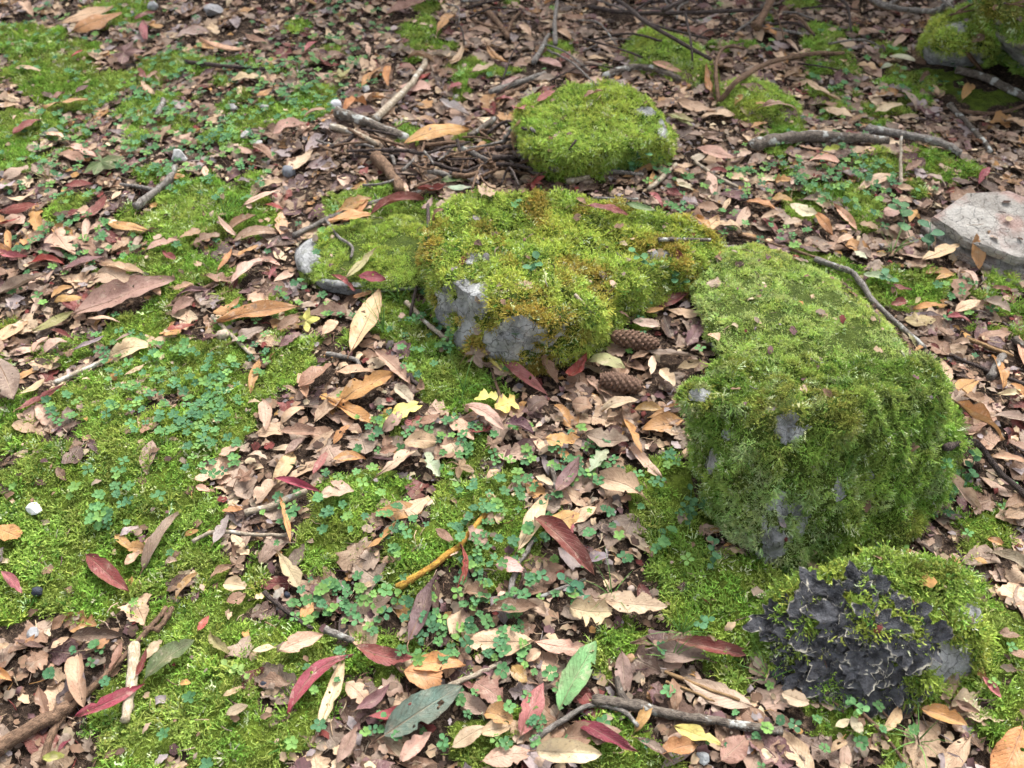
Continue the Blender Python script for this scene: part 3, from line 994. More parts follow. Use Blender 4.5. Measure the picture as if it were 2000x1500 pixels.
KNAME = {'t': 'tan_leaf', 'p': 'tan_leaf', 'c': 'tan_leaf', 'o': 'orange_leaf', 'b': 'brown_leaf', 'd': 'brown_leaf', 'g': 'brown_leaf', 'u': 'brown_leaf', 'l': 'brown_leaf', 'T': 'tan_leaf',
         'R': 'red_leaf', 'r': 'red_leaf', 'k': 'red_leaf', 'm': 'red_leaf', 'y': 'yellow_leaf', 'Y': 'yellow_leaf', 'w': 'green_leaf', 'G': 'green_leaf', 'e': 'green_leaf', 'B': 'green_leaf'}

def outline(shape, t, r):
    if shape == 'L':
        return max(0.0, math.sin(math.pi * t ** 0.85)) ** 0.95
    if shape == 'O':
        return max(0.0, math.sin(math.pi * t ** 1.9)) ** 0.75 * 0.95 + 0.08 * (1 - t)
    if shape == 'K':
        return max(0.0, math.sin(math.pi * t ** 0.8)) ** 0.7 * (1 + 0.18 * math.sin(t * 20 + r))
    if shape == 'F':
        return (max(0.0, math.sin(math.pi * t)) ** 0.45) * (1 + 0.25 * math.sin(t * 13 + r) + 0.15 * math.sin(t * 29 + 2 * r))
    if shape == 'T':
        return max(0.0, math.sin(math.pi * t ** 0.88)) ** 0.8 * (1 + 0.045 * (((t * 17) % 1) - .5))
    return max(0.0, math.sin(math.pi * t ** 0.9)) ** 0.8

def blade_mesh(shape, L, ratio, seed, mat, curl=0.0, fold=0.2, sweep=0.0, twist=0.0, wave=0.05, nx=14, nyh=3, bite=True, t0=0.0, t1=1.0):
    """a leaf blade lying along x, middle at the origin; curl bends it along, fold closes it on its rib"""
    r = random.Random(seed)
    ph, ph2 = r.uniform(0, 6), r.uniform(0, 6)
    V, F, UV = [], [], []
    wmax = ratio * L * 0.5
    nm = nyh * 2 + 1
    bites = [(r.uniform(.2, .9), r.choice((-1, 1)), r.uniform(.03, .07), r.uniform(.25, .6)) for _ in range(r.choice((0, 1, 1, 2, 3)) if bite else 0)]
    if shape in 'KT' :
        nx = 26
    roll = r.uniform(-.25, .5)
    jit = .06 if shape in 'LE' else .02 if shape == 'T' else .13
    cr = [[r.gauss(0, 1) for _ in range(4)] for _ in range(4)]
    for i in range(nx + 1):
        t = t0 + (t1 - t0) * i / nx
        s = (t - 0.5)
        jag = [1 + r.uniform(-jit, jit), 1 + r.uniform(-jit, jit)]
        rag = L * .05 if (i == 0 and t0 > 0) or (i == nx and t1 < 1) else 0
        ang = curl * s
        if abs(curl) > 1e-3:
            R = L / curl
            cx, cz = R * math.sin(ang), R * (1 - math.cos(ang))
        else:
            cx, cz = s * L, 0
        tz = (math.cos(ang), math.sin(ang))
        cy = sweep * L * (s * s - 0.08) * 2
        for j in range(-nyh, nyh + 1):
            q = j / nyh
            hw = wmax * outline(shape, min(max(t, .004), .996), ph + (1.7 if j < 0 else 0)) * jag[j > 0]
            for bt, bs, bw, bd in bites:
                if bs * j > 0 and abs(t - bt) < bw:
                    hw *= 1 - bd * (1 - (abs(t - bt) / bw) ** 2)
            y = q * hw
            fa = fold + roll * abs(q) * 0.6
            yy, up = y * math.cos(fa), abs(y) * math.sin(fa)
            up += wave * hw * abs(q) * math.sin(9 * t + ph + (2.1 if q > 0 else 0)) + wave * .7 * hw * q * math.sin(17 * t + ph2)
            gx_, gy_ = min(2.999, max(0, t * 3)), min(2.999, (q + 1) * 1.5)
            a_, b_ = int(gx_), int(gy_)
            fx, fy = gx_ - a_, gy_ - b_
            up += L * .022 * ((cr[a_][b_] * (1 - fx) + cr[min(a_ + 1, 3)][b_] * fx) * (1 - fy) + (cr[a_][min(b_ + 1, 3)] * (1 - fx) + cr[min(a_ + 1, 3)][min(b_ + 1, 3)] * fx) * fy)
            tw = twist * s
            yy, up = yy * math.cos(tw) - up * math.sin(tw), yy * math.sin(tw) + up * math.cos(tw)
            V.append((cx - up * tz[1] + (r.uniform(-rag, rag) if rag else 0), cy + yy, cz + up * tz[0]))
            UV.append((t, 0.5 + 0.5 * q))
    for i in range(nx):
        for j in range(nm - 1):
            a = i * nm + j
            F.append((a, a + nm, a + nm + 1, a + 1))
    return mesh_from('blade', V, F, mat, UV), V, nm, nyh

def star_mesh(L, seed, mat, lobes=5, curl=0.5):
    """a maple blade: pointed lobes round the stalk"""
    r = random.Random(seed)
    n = lobes * 8
    V, F, UV = [(0, 0, 0)], [], [(0.3, 0.5)]
    ph = r.uniform(0, 6)
    rings = 4
    for k in range(1, rings + 1):
        f = k / rings
        for i in range(n):
            a = -math.pi * 0.86 + 2 * math.pi * 0.86 * i / (n - 1)
            x = (a / (math.pi * 0.86)) * (lobes - 1) / 2
            near = abs(x - round(x)) * 2
            big = 1 - 0.42 * (abs(round(x)) / ((lobes - 1) / 2)) ** 1.6
            rad = L * 0.62 * big * (1 - 0.62 * near ** 0.75)
            rad = rad * f if f < .5 else rad * f
            z = curl * rad * rad / L * (0.8 + .5 * math.sin(2 * a + ph)) + .05 * L * f * math.sin(5 * a + ph) 
            V.append((math.cos(a) * rad - L * 0.12, math.sin(a) * rad, z))
            UV.append((f, 0.5 + 0.5 * (near * 0.9) * (1 if x > round(x) else -1)))
    for i in range(n - 1):
        F.append((0, 1 + i, 2 + i))
        for k in range(rings - 1):
            a = 1 + k * n + i
            F.append((a, a + n, a + n + 1, a + 1))
    V[0] = (-L * .12, 0, 0)
    return mesh_from('blade', V, F, mat, UV)

def tube_mesh(name, pts, radii, mat, sides=6, seed=0, rough=0.0, cap=True):
    r = random.Random(seed)
    V, F, UV = [], [], []
    n = len(pts)
    run = 0.0
    prev = None
    for i, p in enumerate(pts):
        d = (pts[min(i + 1, n - 1)] - pts[max(i - 1, 0)]).normalized()
        if i:
            run += (p - pts[i - 1]).length
        if prev is None:
            s = d.cross(Vector((0, 0, 1)))
            s = s.normalized() if s.length > 1e-4 else Vector((1, 0, 0))
        else:
            s = (prev - d * prev.dot(d)).normalized()
        prev = s
        t = d.cross(s)
        for k in range(sides):
            a = 2 * math.pi * k / sides
            rr = radii[i] * (1 + rough * r.uniform(-1, 1))
            V.append(p + (s * math.cos(a) + t * math.sin(a)) * rr)
            UV.append((k / sides, run * 12))
    for i in range(n - 1):
        for k in range(sides):
            a, b = i * sides + k, i * sides + (k + 1) % sides
            F.append((a, b, b + sides, a + sides))
    if cap:
        V.append(pts[0] - (pts[1] - pts[0]).normalized() * radii[0] * .3)
        UV.append((0, 0))
        V.append(pts[-1] + (pts[-1] - pts[-2]).normalized() * radii[-1] * .3)
        UV.append((0, run * 12))
        for k in range(sides):
            F.append(((k + 1) % sides, k, n * sides))
            F.append(((n - 1) * sides + k, (n - 1) * sides + (k + 1) % sides, n * sides + 1))
    return mesh_from(name, V, F, mat, UV)

TILE_X, TILE_Y = (0, 650, 1300), (0, 490, 975)
# one leaf per row: stalk end x y, tip x y (in nine tiles of the photograph, 1/2.857 px), width : length, outline, colour
LEAF_ROWS = """
@0
210 150 125 20 .4 E t
345 150 640 70 .3 E t
430 215 690 120 .35 E o
800 140 835 300 .3 L k
880 95 740 140 .2 L R
845 165 930 185 .5 E o
990 250 1180 220 .5 E g
1170 150 1230 230 .5 F t
1270 80 1345 20 .4 E t
1650 80 1640 20 .6 E t
1690 10 1790 70 .25 L o
1140 290 1400 340 .25 L t
1380 240 1520 290 .3 E b
1580 280 1690 290 .25 L R
1700 330 1780 260 .4 E k
1780 370 1900 410 .4 E R
410 350 470 310 .4 E r
640 340 830 340 .7 M u
770 400 830 480 .4 E R
830 470 880 420 .5 E b
260 630 500 590 .35 E o
310 595 380 540 .5 E b
430 540 500 500 .5 E u
90 780 250 700 .4 E R
100 400 240 420 .3 E t
275 780 400 820 .5 E t
410 840 550 910 .5 E p
340 890 490 930 .5 E b
530 930 670 990 .8 M G
790 480 880 570 .3 E t
1300 480 1460 470 .4 F t
1340 580 1350 490 .4 E t
1440 580 1530 540 .5 E o
1870 460 1960 480 .9 M T
1530 790 1720 740 .5 E p
1420 840 1540 940 .4 E b
1340 860 1420 900 .5 E t
40 1040 200 960 .4 E g
0 1100 110 1060 .6 E l
380 1070 530 1060 .35 E R
890 1030 900 970 .3 L R
970 1020 1040 1010 .6 E o
1160 1040 1150 940 .4 E c
1370 1170 1600 1090 .2 L p
1490 1170 1590 1200 .3 E r
1220 1250 1340 1370 .25 L p
1280 1310 1440 1230 .4 E b
470 1270 620 1130 .3 E R
60 1170 240 1110 .3 E t
10 1220 250 1180 .25 L R
0 1290 130 1250 .25 L r
390 1250 460 1210 .5 E R
310 1330 440 1480 .7 K t
250 1420 380 1480 .4 E u
650 1440 740 1370 .5 E b
740 1440 820 1390 .3 L G
830 1420 1010 1370 .35 E p
1020 1360 1150 1310 .5 K b
1090 1390 1260 1340 .3 E b
920 1440 1000 1490 .5 E R
0 1450 180 1490 .3 L k
180 1490 380 1500 .25 L r
640 1150 690 1100 .5 E t
1460 1080 1590 1040 .4 E t
1610 1000 1760 880 .4 K c
1830 900 1840 830 .3 L o
1840 1280 2060 1160 .45 E o
1500 1430 1560 1370 .6 E u
1340 1470 1450 1410 .35 E o
1700 690 1830 650 .3 E t
900 830 960 720 .4 E b
970 830 1080 780 .6 E p
@1
290 140 600 10 .3 E b
570 220 700 100 .3 E o
600 60 630 10 .3 L t
660 430 750 260 .25 L t
780 450 900 400 .6 E t
1040 170 1110 250 .5 E t
1180 50 1330 20 .3 E o
1260 390 1330 300 .5 E R
1440 220 1560 350 .25 L t
1420 350 1530 360 .3 E t
1610 280 1660 200 .4 E b
1780 380 1950 440 .2 L t
1270 440 1440 450 .35 E d
440 480 550 440 .25 L r
640 540 720 500 .6 E k
600 600 760 680 .4 E l
410 840 760 770 .3 E o
490 680 580 720 .4 E t
910 600 1010 600 .4 E k
1000 640 1090 640 .8 K k
1000 890 1030 720 .25 E t
1140 600 1240 540 .4 E k
1400 580 1500 550 .4 F b
800 880 860 820 .5 E o
610 1040 770 1040 .3 E G
640 1080 780 1080 .25 E w
1090 1040 1170 1080 .8 M r
1760 1110 1840 1190 .3 L k
1830 1110 1950 1130 .3 E R
1910 1040 2000 1080 .4 E c
1890 960 1980 1010 .5 E b
1860 680 2000 740 .3 E T
1430 1190 1660 1240 .3 E R
1630 1170 1800 1210 .25 L G
220 1230 520 1150 .25 E R
50 1200 220 1140 .4 E o
0 1290 230 1240 .35 E o
540 1290 620 1210 .5 E b
490 1240 570 1140 .4 E g
460 1100 640 1080 .3 E R
1000 400 1100 400 .5 E b
360 420 470 430 .4 E p
10 470 110 440 .9 M T
@2
940 260 1060 290 .5 E t
1060 230 1190 200 .5 E t
1100 190 1240 260 .5 E b
530 190 610 240 .6 K o
850 150 880 70 .4 E c
770 480 970 600 .25 L t
870 630 1040 680 .4 E t
1160 650 1330 610 .35 E c
1640 600 1700 490 .5 E o
1680 270 1780 240 .4 E b
1890 700 2000 740 .6 E t
1400 500 1470 440 .4 E b
650 480 750 410 .5 E b
380 620 420 560 .6 E o
490 620 580 630 .3 E o
120 800 290 790 .4 E g
170 870 380 920 .35 E p
390 910 480 880 .4 E p
470 750 560 720 .5 E o
730 860 860 880 .25 L t
870 880 960 860 .6 E Y
930 920 1030 880 .6 E d
780 940 980 960 .3 E p
130 930 220 900 .5 E p
40 990 130 1020 .6 E t
240 990 340 1000 .4 E R
350 1010 470 1050 .5 E t
600 1050 690 1050 .6 K o
680 1070 720 1020 .5 E c
580 1140 700 1150 .5 E o
680 1190 830 1240 .45 E c
520 1260 640 1230 .35 E t
650 1280 750 1260 .5 E p
410 1330 560 1380 .2 L o
170 1200 290 1210 .5 E b
1070 1280 1180 1310 .5 E t
1280 1150 1370 1160 .6 E t
1340 1280 1390 1200 .5 E o
1410 1200 1480 1150 .6 E b
1320 1000 1410 940 .5 E b
1280 1080 1370 1090 .5 E t
1720 1070 1800 960 .35 L m
1580 1040 1690 1060 .4 E d
1190 1230 1300 1220 .5 E p
0 680 150 720 .4 E T
1190 420 1260 390 .5 E w
1240 350 1400 380 .3 L w
1000 720 1120 670 .25 L b
1290 690 1400 680 .4 E b
940 1400 1040 1360 .5 E t
730 1400 860 1430 .3 E d
1040 1440 1110 1480 .5 E w
0 1100 90 1140 .4 E R
60 1060 150 1100 .3 E c
@3
440 390 980 190 .3 T g
560 150 760 270 .7 K t
590 120 820 170 .35 E t
0 290 290 170 .3 E g
370 150 600 70 .3 E u
470 160 560 130 .5 E l
1300 210 1500 70 .35 E p
1150 170 1300 200 .5 E b
1510 200 1550 130 .4 E k
1000 270 1180 240 .2 L u
970 380 1090 290 .45 E b
980 250 1110 220 .4 E t
1390 280 1510 310 .6 K t
1210 400 1360 310 .4 E o
1230 440 1680 350 .22 L o
1360 370 1560 330 .4 E b
950 480 1100 460 .4 E r
1140 540 1230 510 .4 E u
1570 570 1700 480 .4 E u
1560 480 1690 400 .35 E b
1670 440 1800 430 .6 M y
1810 500 1900 420 .5 E t
320 330 490 310 .3 E o
310 300 420 240 .5 E o
210 490 430 380 .25 L T
200 590 290 510 .5 E t
260 590 390 530 .5 E p
300 470 430 530 .25 L R
430 590 600 510 .2 L l
620 560 780 470 .15 L g
510 410 690 430 .2 L t
10 640 120 900 .5 E g
140 850 290 750 .3 E t
120 940 390 790 .15 L R
710 720 840 650 .2 L t
1720 860 1680 720 .5 E t
1690 810 1870 680 .5 E b
1480 860 1500 1030 .45 E p
1570 1010 1720 910 .25 E t
1590 780 1670 830 .25 L p
1580 1040 1780 1040 .4 E b
1610 1190 1730 1080 .6 E g
1240 1180 1350 1110 .5 F t
1330 1330 1440 1260 .8 M b
1100 1310 1190 1290 .5 E t
1110 1350 1190 1380 .5 E t
1520 1310 1800 1390 .2 L m
1790 1400 1980 1370 .45 E p
1760 1280 1840 1160 .35 E k
1870 1110 1960 1000 .3 E o
1880 1220 2000 1190 .35 E t
1440 1440 1560 1300 .5 E p
800 1040 860 980 .5 F b
1260 1490 1360 1480 .4 E o
1400 1180 1510 1200 .5 E p
@4
120 600 270 260 .4 T t
80 200 250 30 .2 L T
10 180 140 270 .3 E k
150 180 300 200 .4 E m
120 300 240 260 .25 L o
30 900 350 720 .3 T o
350 780 460 900 .5 E p
480 860 510 750 .4 E b
300 990 500 880 .3 F y
740 640 890 600 .9 M g
730 580 800 590 .4 E y
870 640 940 710 .3 E y
940 650 1190 840 .25 L k
1280 790 1420 640 .4 E r
1420 650 1630 700 .5 E T
1660 640 1760 600 .5 E b
1790 350 2000 260 .35 E k
1900 40 1980 170 .3 L R
1750 600 2000 620 .2 L g
1770 720 1780 620 .5 E c
1640 760 1740 840 .5 E t
1820 700 1900 800 .6 E c
1680 920 1830 920 .5 E o
1490 930 1700 870 .3 E t
1240 890 1330 1000 .4 E o
1330 890 1460 920 .7 E b
790 870 920 850 .6 F y
910 920 1040 880 .8 F y
740 900 960 1040 .4 E p
1090 930 1200 870 .8 K d
970 1000 1120 1060 .5 E u
650 960 790 1080 .5 E t
770 1040 890 1020 .5 E R
860 1130 940 1080 .8 M b
1180 1110 1380 1100 .45 K o
1340 1010 1460 1040 .5 E t
910 1150 1120 1180 .5 E p
400 1120 610 1120 .4 E t
260 1290 470 1140 .3 O t
270 1160 370 1140 .5 E b
290 1050 400 940 .5 E g
490 1000 600 960 .4 E b
660 1220 790 1250 .9 M b
10 1190 190 1190 .35 E o
0 1320 120 1390 .5 E p
520 1170 600 1300 .5 F w
1240 1400 1370 1200 .4 E u
1130 1300 1230 1350 .5 E c
1400 1080 1640 1110 .55 E g
1430 1270 1530 1150 .5 K w
1530 960 1590 940 .5 E c
1830 1040 1930 1060 .5 E t
860 1300 940 1250 .5 E t
1600 380 1660 430 .4 E b
1670 430 1830 450 .4 E p
1710 370 1860 360 .2 L o
@5
120 560 200 420 .5 K u
220 480 350 590 .4 E t
1090 170 1250 190 .35 E w
1370 360 1540 340 .3 E o
1370 330 1410 290 .5 E T
1320 420 1490 420 .5 E T
1600 370 1740 310 .45 E t
1550 400 1690 430 .35 E k
1490 190 1610 170 .3 L o
1490 480 1600 510 .5 E b
1580 560 1690 560 .4 E t
1800 240 1890 250 .5 E b
1950 220 2050 260 .5 E b
1250 220 1370 250 .3 L R
1240 340 1340 330 .5 E R
1380 590 1420 560 .6 E o
1330 490 1380 570 .3 L T
1590 870 1900 1110 .25 E o
1820 950 2050 980 .35 E g
1610 680 1680 700 .5 E b
1800 1180 2000 1220 .3 E t
1870 1480 2030 1410 .6 E b
1830 1310 1900 1340 .5 E u
1890 1110 2020 1160 .5 E b
1450 560 1510 590 .4 E R
1830 840 1990 820 .25 L c
60 710 190 670 .5 E b
1760 320 1900 380 .6 E g
1900 780 1990 860 .4 E o
@6
0 190 160 250 .6 E o
500 340 730 540 .35 E R
810 410 1010 110 .25 T g
660 230 760 320 .4 E o
720 290 840 310 .6 E o
720 400 800 330 .5 E t
690 240 800 190 .4 E l
940 390 1000 370 .7 E p
820 260 910 260 .5 E t
990 590 1120 440 .25 L o
40 430 150 550 .35 E k
420 800 700 790 .3 E d
320 760 410 670 .6 E b
110 820 280 860 .2 L d
310 860 410 800 .5 E t
180 980 300 900 .8 K b
0 880 80 840 .6 E t
0 970 90 1050 .6 E o
170 830 220 790 .5 E o
830 1030 1100 820 .4 T G
440 1260 830 1080 .2 L m
1600 1190 1950 870 .17 L m
1790 1330 1940 890 .18 L c
1190 790 1290 900 .5 E T
1120 760 1180 680 .4 E r
1560 320 1680 520 .45 O t
1310 240 1380 310 .6 E t
1300 420 1380 350 .7 M b
1260 500 1390 520 .6 E t
1280 610 1390 560 .6 E b
1190 470 1310 400 .4 E b
1540 590 1600 530 .5 E l
1690 690 1760 610 .5 E o
1420 870 1560 850 .3 L p
1570 880 1810 790 .4 E p
1210 280 1290 120 .4 E l
1290 100 1370 95 .5 E o
1580 30 1640 280 .15 L o
560 870 640 810 .5 E o
640 990 700 830 .3 E b
780 1030 840 860 .2 L R
820 910 920 800 .4 E t
1260 1120 1370 1070 .4 E t
1280 1230 1400 1180 .5 E g
350 1440 420 1370 .3 L m
270 1480 400 1470 .5 E Y
1890 1500 2000 1300 .35 E g
@7
190 340 380 170 .22 L o
1040 310 1200 0 .3 E c
1120 150 1460 480 .28 E R
1480 600 1850 650 .35 T t
880 660 1150 650 .5 E b
1320 660 1560 680 .6 K t
1130 830 1450 880 .25 E t
1300 910 1430 900 .4 E u
1260 1200 1460 830 .35 E e
300 1350 720 1080 .36 T B
210 1270 500 1180 .25 L m
240 1250 410 1230 .4 E l
140 870 460 940 .3 E R
410 1000 650 1050 .5 E o
430 960 740 950 .35 E o
1050 1340 1170 1060 .35 E k
850 1210 1010 1270 .7 E o
830 1330 1000 1290 .5 E t
1000 960 1080 1060 .5 E o
1080 930 1160 870 .6 E t
800 1050 950 1150 .7 K b
680 870 780 930 .8 M b
430 830 580 460 .25 E u
740 540 880 580 .7 K b
720 560 740 290 .15 L r
580 200 680 280 .4 E b
750 200 880 290 .5 K p
910 390 1070 430 .5 E p
1300 280 1340 130 .3 E k
1180 500 1260 430 .5 E b
1240 470 1290 420 .5 E r
1400 380 1540 350 .5 E l
1190 220 1370 120 .5 E o
1270 1370 1600 1330 .4 E b
1330 1270 1690 1450 .22 L m
1690 1350 1900 1490 .2 L d
840 1480 1110 1440 .4 E t
1120 1450 1500 1470 .4 E c
1820 1440 2020 1390 .5 E o
670 1400 850 1290 .4 E p
380 1490 550 1330 .4 E p
140 1230 330 1080 .3 L u
90 1050 220 1190 .5 E t
160 720 250 760 .4 E p
140 570 240 500 .7 M g
1090 600 1200 680 .5 E p
@8
50 820 480 910 .25 T R
1760 330 2040 460 .3 E g
1870 140 2000 80 .6 E b
1770 260 1860 300 .5 E o
1700 360 1770 390 .5 E o
1840 770 1960 790 .6 E b
1750 1020 1850 1140 .35 L k
1400 1200 1650 1290 .45 T o
1600 1150 1730 1220 .4 E b
630 1120 790 1180 .5 E c
930 1300 1010 1260 .5 E c
1020 1240 1080 1340 .5 E c
900 1440 990 1380 .6 E t
1200 1330 1290 1190 .45 E t
40 1300 290 1400 .3 E y
300 1490 440 1360 .6 E b
1920 620 2020 660 .4 E t
1900 880 2020 900 .4 E b
"""
SPECIAL = {  # shape of single leaves: (curl, fold, sweep, twist)
    (6, 440): (-0.9, .25, .16, .3), (6, 1600): (-1.0, .2, -.22, .4), (6, 1790): (-.5, .35, .05, .6), (6, 830): (-.5, .12, 0, .2), (7, 300): (-.5, .22, 0, .1),
    (7, 1120): (-1.3, .5, .05, .2), (7, 1260): (-.3, .1, 0, .1), (3, 1520): (-1.3, .4, .12, .5), (4, 30): (-.9, .35, .05, .5), (1, 410): (-.8, .35, .04, .3),
    (4, 120): (.25, .12, .03, .1), (3, 440): (-.3, .3, .02, .1), (4, 480): (4.2, .1, 0, 0), (4, 1280): (2.6, .3, 0, .4), (7, 720): (-1.0, .5, .25, .5),
    (4, 940): (-.7, .5, .05, .5), (7, 140): (1.2, .45, .1, .2), (5, 1590): (-.2, .55, 0, .1), (3, 1230): (-.6, .3, .05, .3), (7, 1040): (-.4, .25, .04, .2),
    (4, 1420): (-1.4, .1, 0, .1), (1, 290): (-.4, .3, 0, .2), (7, 210): (1.3, .6, .1, .3), (7, 1330): (-1.2, .6, .1, .2),
}

def place_leaf(idx, tile, row, under=0.0):
    bx, by, tx, ty = (float(q) for q in row[:4])
    ratio, shape, c = float(row[4]), row[5], row[6]
    ox, oy = TILE_X[tile % 3], TILE_Y[tile // 3]
    bu, bv, tu, tv = ox + bx / 2.857, oy + by / 2.857, ox + tx / 2.857, oy + ty / 2.857
    pb, nb = spot(bu, bv)
    pt, nt_ = spot(tu, tv)
    cu, cv = (bu + tu) / 2, (bv + tv) / 2
    pm, nmid = spot(cu, cv)
    r = random.Random(idx * 7 + 3)
    # a tip that falls behind a rock's edge is drawn back to the middle's height
    lim = 0.22
    if (pt - pb).length > lim:
        pt = pm + (pt - pm).normalized() * min((pt - pm).length, lim * .5)
        pb = pm + (pb - pm).normalized() * min((pb - pm).length, lim * .5)
    depth = pm.y * CP - (pm.z - CAM_H) * SP
    lpx = math.hypot(tu - bu, tv - bv)
    flat = lpx * depth / FPX                       # length it would have if seen square on
    L = min(max((pt - pb).length, 0.016) * 1.03, flat * 1.45)
    kf = flat / L                                  # 1 across the picture, less when it points away
    ratio *= (1.12 if kf > .9 else max(kf, .6))
    X = (pt - pb).normalized()
    Nn = (nb + nt_ + nmid * 2 + Vector((0, 0, 3))).normalized()
    Nn = (Nn - X * Nn.dot(X)).normalized()
    roll = r.gauss(0, .16)
    Yv = Nn.cross(X)
    Nn2 = Nn * math.cos(roll) + Yv * math.sin(roll)
    Yv = Nn2.cross(X)
    sp = SPECIAL.get((tile, int(bx)))
    if sp:
        curl, fold, sweep, twist = sp
    else:
        curl = r.choice((-1, -1, 1)) * abs(r.gauss(.25, .6))
        fold, sweep, twist = r.uniform(0.0, .55), r.gauss(0, .06), r.gauss(0, .5)
        if shape == 'L':
            sweep *= 1.8
    if shape == 'M':
        me = star_mesh(L * 1.12, idx, M_LEAF, r.choice((5, 5, 7)), r.uniform(-.3, .5))
    else:
        me, V, nm, nyh = blade_mesh(shape, L, ratio, idx, M_LEAF, curl, fold, sweep, twist, r.uniform(.05, .16), t1=r.choice((1, 1, 1, 1, .93, .85)) if not sp else 1.0)
    name = 'maple_leaf' if shape == 'M' else KNAME[c]
    o = link(name, me)
    sag = L / curl * (1 - math.cos(curl / 2)) if abs(curl) > 1e-3 else 0
    on_moss = moss_at(np.array([pm.x]), np.array([pm.y]))[0] > .5 or pm.z > .05
    lift = (0.010 if on_moss else 0.012) + r.uniform(0, .006) + max(0.0, -sag) * 0.9 + abs(math.sin(roll)) * ratio * L * .3 - under
    mid = (pb + pt) / 2
    if (mid - pm).length > .03 and pm.z > mid.z:
        mid = pm
    mid = mid + Vector((0, 0, 1)) * lift
    o.matrix_world = Matrix.Translation(mid) @ Matrix((X, Yv, Nn2)).transposed().to_4x4()
    LEAF_SPOTS.append((mid.x, mid.y, L * .27))
    base = PAL[c]
    k = r.uniform(.82, 1.18)
    o.color = (*[min(.8, x * k * (1 + r.gauss(0, .05))) for x in base], 1)
    lenw = 'long' if L > .11 else 'small' if L < .055 else ''
    shp = {'L': 'narrow', 'E': 'oval', 'T': 'toothed', 'K': 'lobed', 'F': 'torn', 'M': 'star shaped', 'O': 'spoon shaped'}[shape]
    if shape == 'E' and ratio < .32:
        shp = 'slender'
    head = ' '.join(x for x in (lenw, CNAME[c], shp, 'leaf') if x)
    tag(o, unique_label(head, cu, cv), 'leaf')
    if shape != 'M':
        # raised rib and stalk
        rib = [Vector(V[i * nm + nyh]) + Vector((0, 0, -.0004)) for i in range(0, len(V) // nm, 2)]
        link('midrib', tube_mesh('midrib', rib, [max(.0003, .0009 * (1 - i / len(rib))) * (L / .1) for i in range(len(rib))], M_STALK, 4, cap=False), o)
        p0 = rib[0]
        d = (rib[0] - rib[1]).normalized()
        sl = L * r.uniform(.06, .16)
        pts = [p0, p0 + d * sl * .5 + Vector((0, r.gauss(0, .1) * sl, -.001)), p0 + d * sl + Vector((0, r.gauss(0, .25) * sl, -.002))]
        link('petiole', tube_mesh('petiole', pts, [.0009 * L / .1, .0008 * L / .1, .0010 * L / .1], M_STALK, 5), o)
    else:
        p0 = Vector((-L * .13, 0, 0))
        pts = [p0, p0 + Vector((-L * .3, L * r.gauss(0, .06), .003)), p0 + Vector((-L * .6, L * r.gauss(0, .12), -.003))]
        link('petiole', tube_mesh('petiole', pts, [.0007] * 3, M_STALK, 5), o)
    return o

tile = 0
idx = 0
for line in LEAF_ROWS.split('\n'):
    line = line.strip()
    if not line:
        continue
    if line[0] == '@':
        tile = int(line[1:])
        continue
    place_leaf(idx, tile, line.split())
    idx += 1

r = random.Random(77)
for (u0, u1, v0, v1, n) in ((-20, 560, 430, 700, 30), (500, 1300, 730, 960, 26), (1720, 2020, 420, 1000, 18), (1250, 1900, 330, 480, 14), (850, 1400, 1180, 1500, 14), (0, 200, 1230, 1420, 8), (1500, 2000, 1400, 1500, 6), (600, 1100, 60, 230, 16), (1350, 1850, 60, 240, 12)):
    for k in range(n):
        for _ in range(30):
            u, v = r.uniform(u0, u1), r.uniform(v0, v1)
            p = spot(u, v)[0]
            clear = min(math.hypot(p.x - a_, p.y - b_) for a_, b_, c_ in LEAF_SPOTS) > .042
            if p.z < .035 and clear and moss_at(np.array([p.x]), np.array([p.y]))[0] < .5:
                break
        else:
            continue
        depth = p.y * CP - (p.z - CAM_H) * SP
        l = r.uniform(.05, .095) * FPX / depth
        a = r.uniform(0, 6.28)
        du, dv = math.cos(a) * l / 2, math.sin(a) * l / 2 * .75
        place_leaf(idx, 0, [(u - du) * 2.857, (v - dv) * 2.857, (u + du) * 2.857, (v + dv) * 2.857, r.uniform(.26, .44), r.choice('EEEETTKL'), r.choice('tttppbbgoo')], .006)
        idx += 1

# ---------------------------------------------------------------- sticks and branches
def smooth_path(P, per=5):
    out = []
    n = len(P)
    for i in range(n - 1):
        p0, p1, p2, p3 = P[max(i - 1, 0)], P[i], P[i + 1], P[min(i + 2, n - 1)]
        for k in range(per):
            t = k / per
            out.append(0.5 * ((2 * p1) + (p2 - p0) * t + (2 * p0 - 5 * p1 + 4 * p2 - p3) * t * t + (3 * p1 - p0 - 3 * p2 + p3) * t ** 3))
    out.append(P[-1].copy())
    return out

def stick_points(path, rpx, lift):
    P, R_ = [], []
    for k, q in enumerate(path):
        p, n_ = spot(q[0], q[1])
        depth = p.y * CP - (p.z - CAM_H) * SP
        rad = rpx * depth / FPX
        z = q[2] if len(q) > 2 else 0
        P.append(p + Vector((0, 0, rad * 0.7 + lift + z)))
        R_.append(rad)
    # a stick is stiff: take out the bumps of the ground under it
    if len(P) > 2:
        zs = [p.z for p in P]
        a, b = zs[0], zs[-1]
        for k in range(1, len(P) - 1):
            lin = a + (b - a) * k / (len(P) - 1)
            P[k].z = max(zs[k] * .5 + lin * .5, zs[k] - 0.006)
    return P, sum(R_) / len(R_)

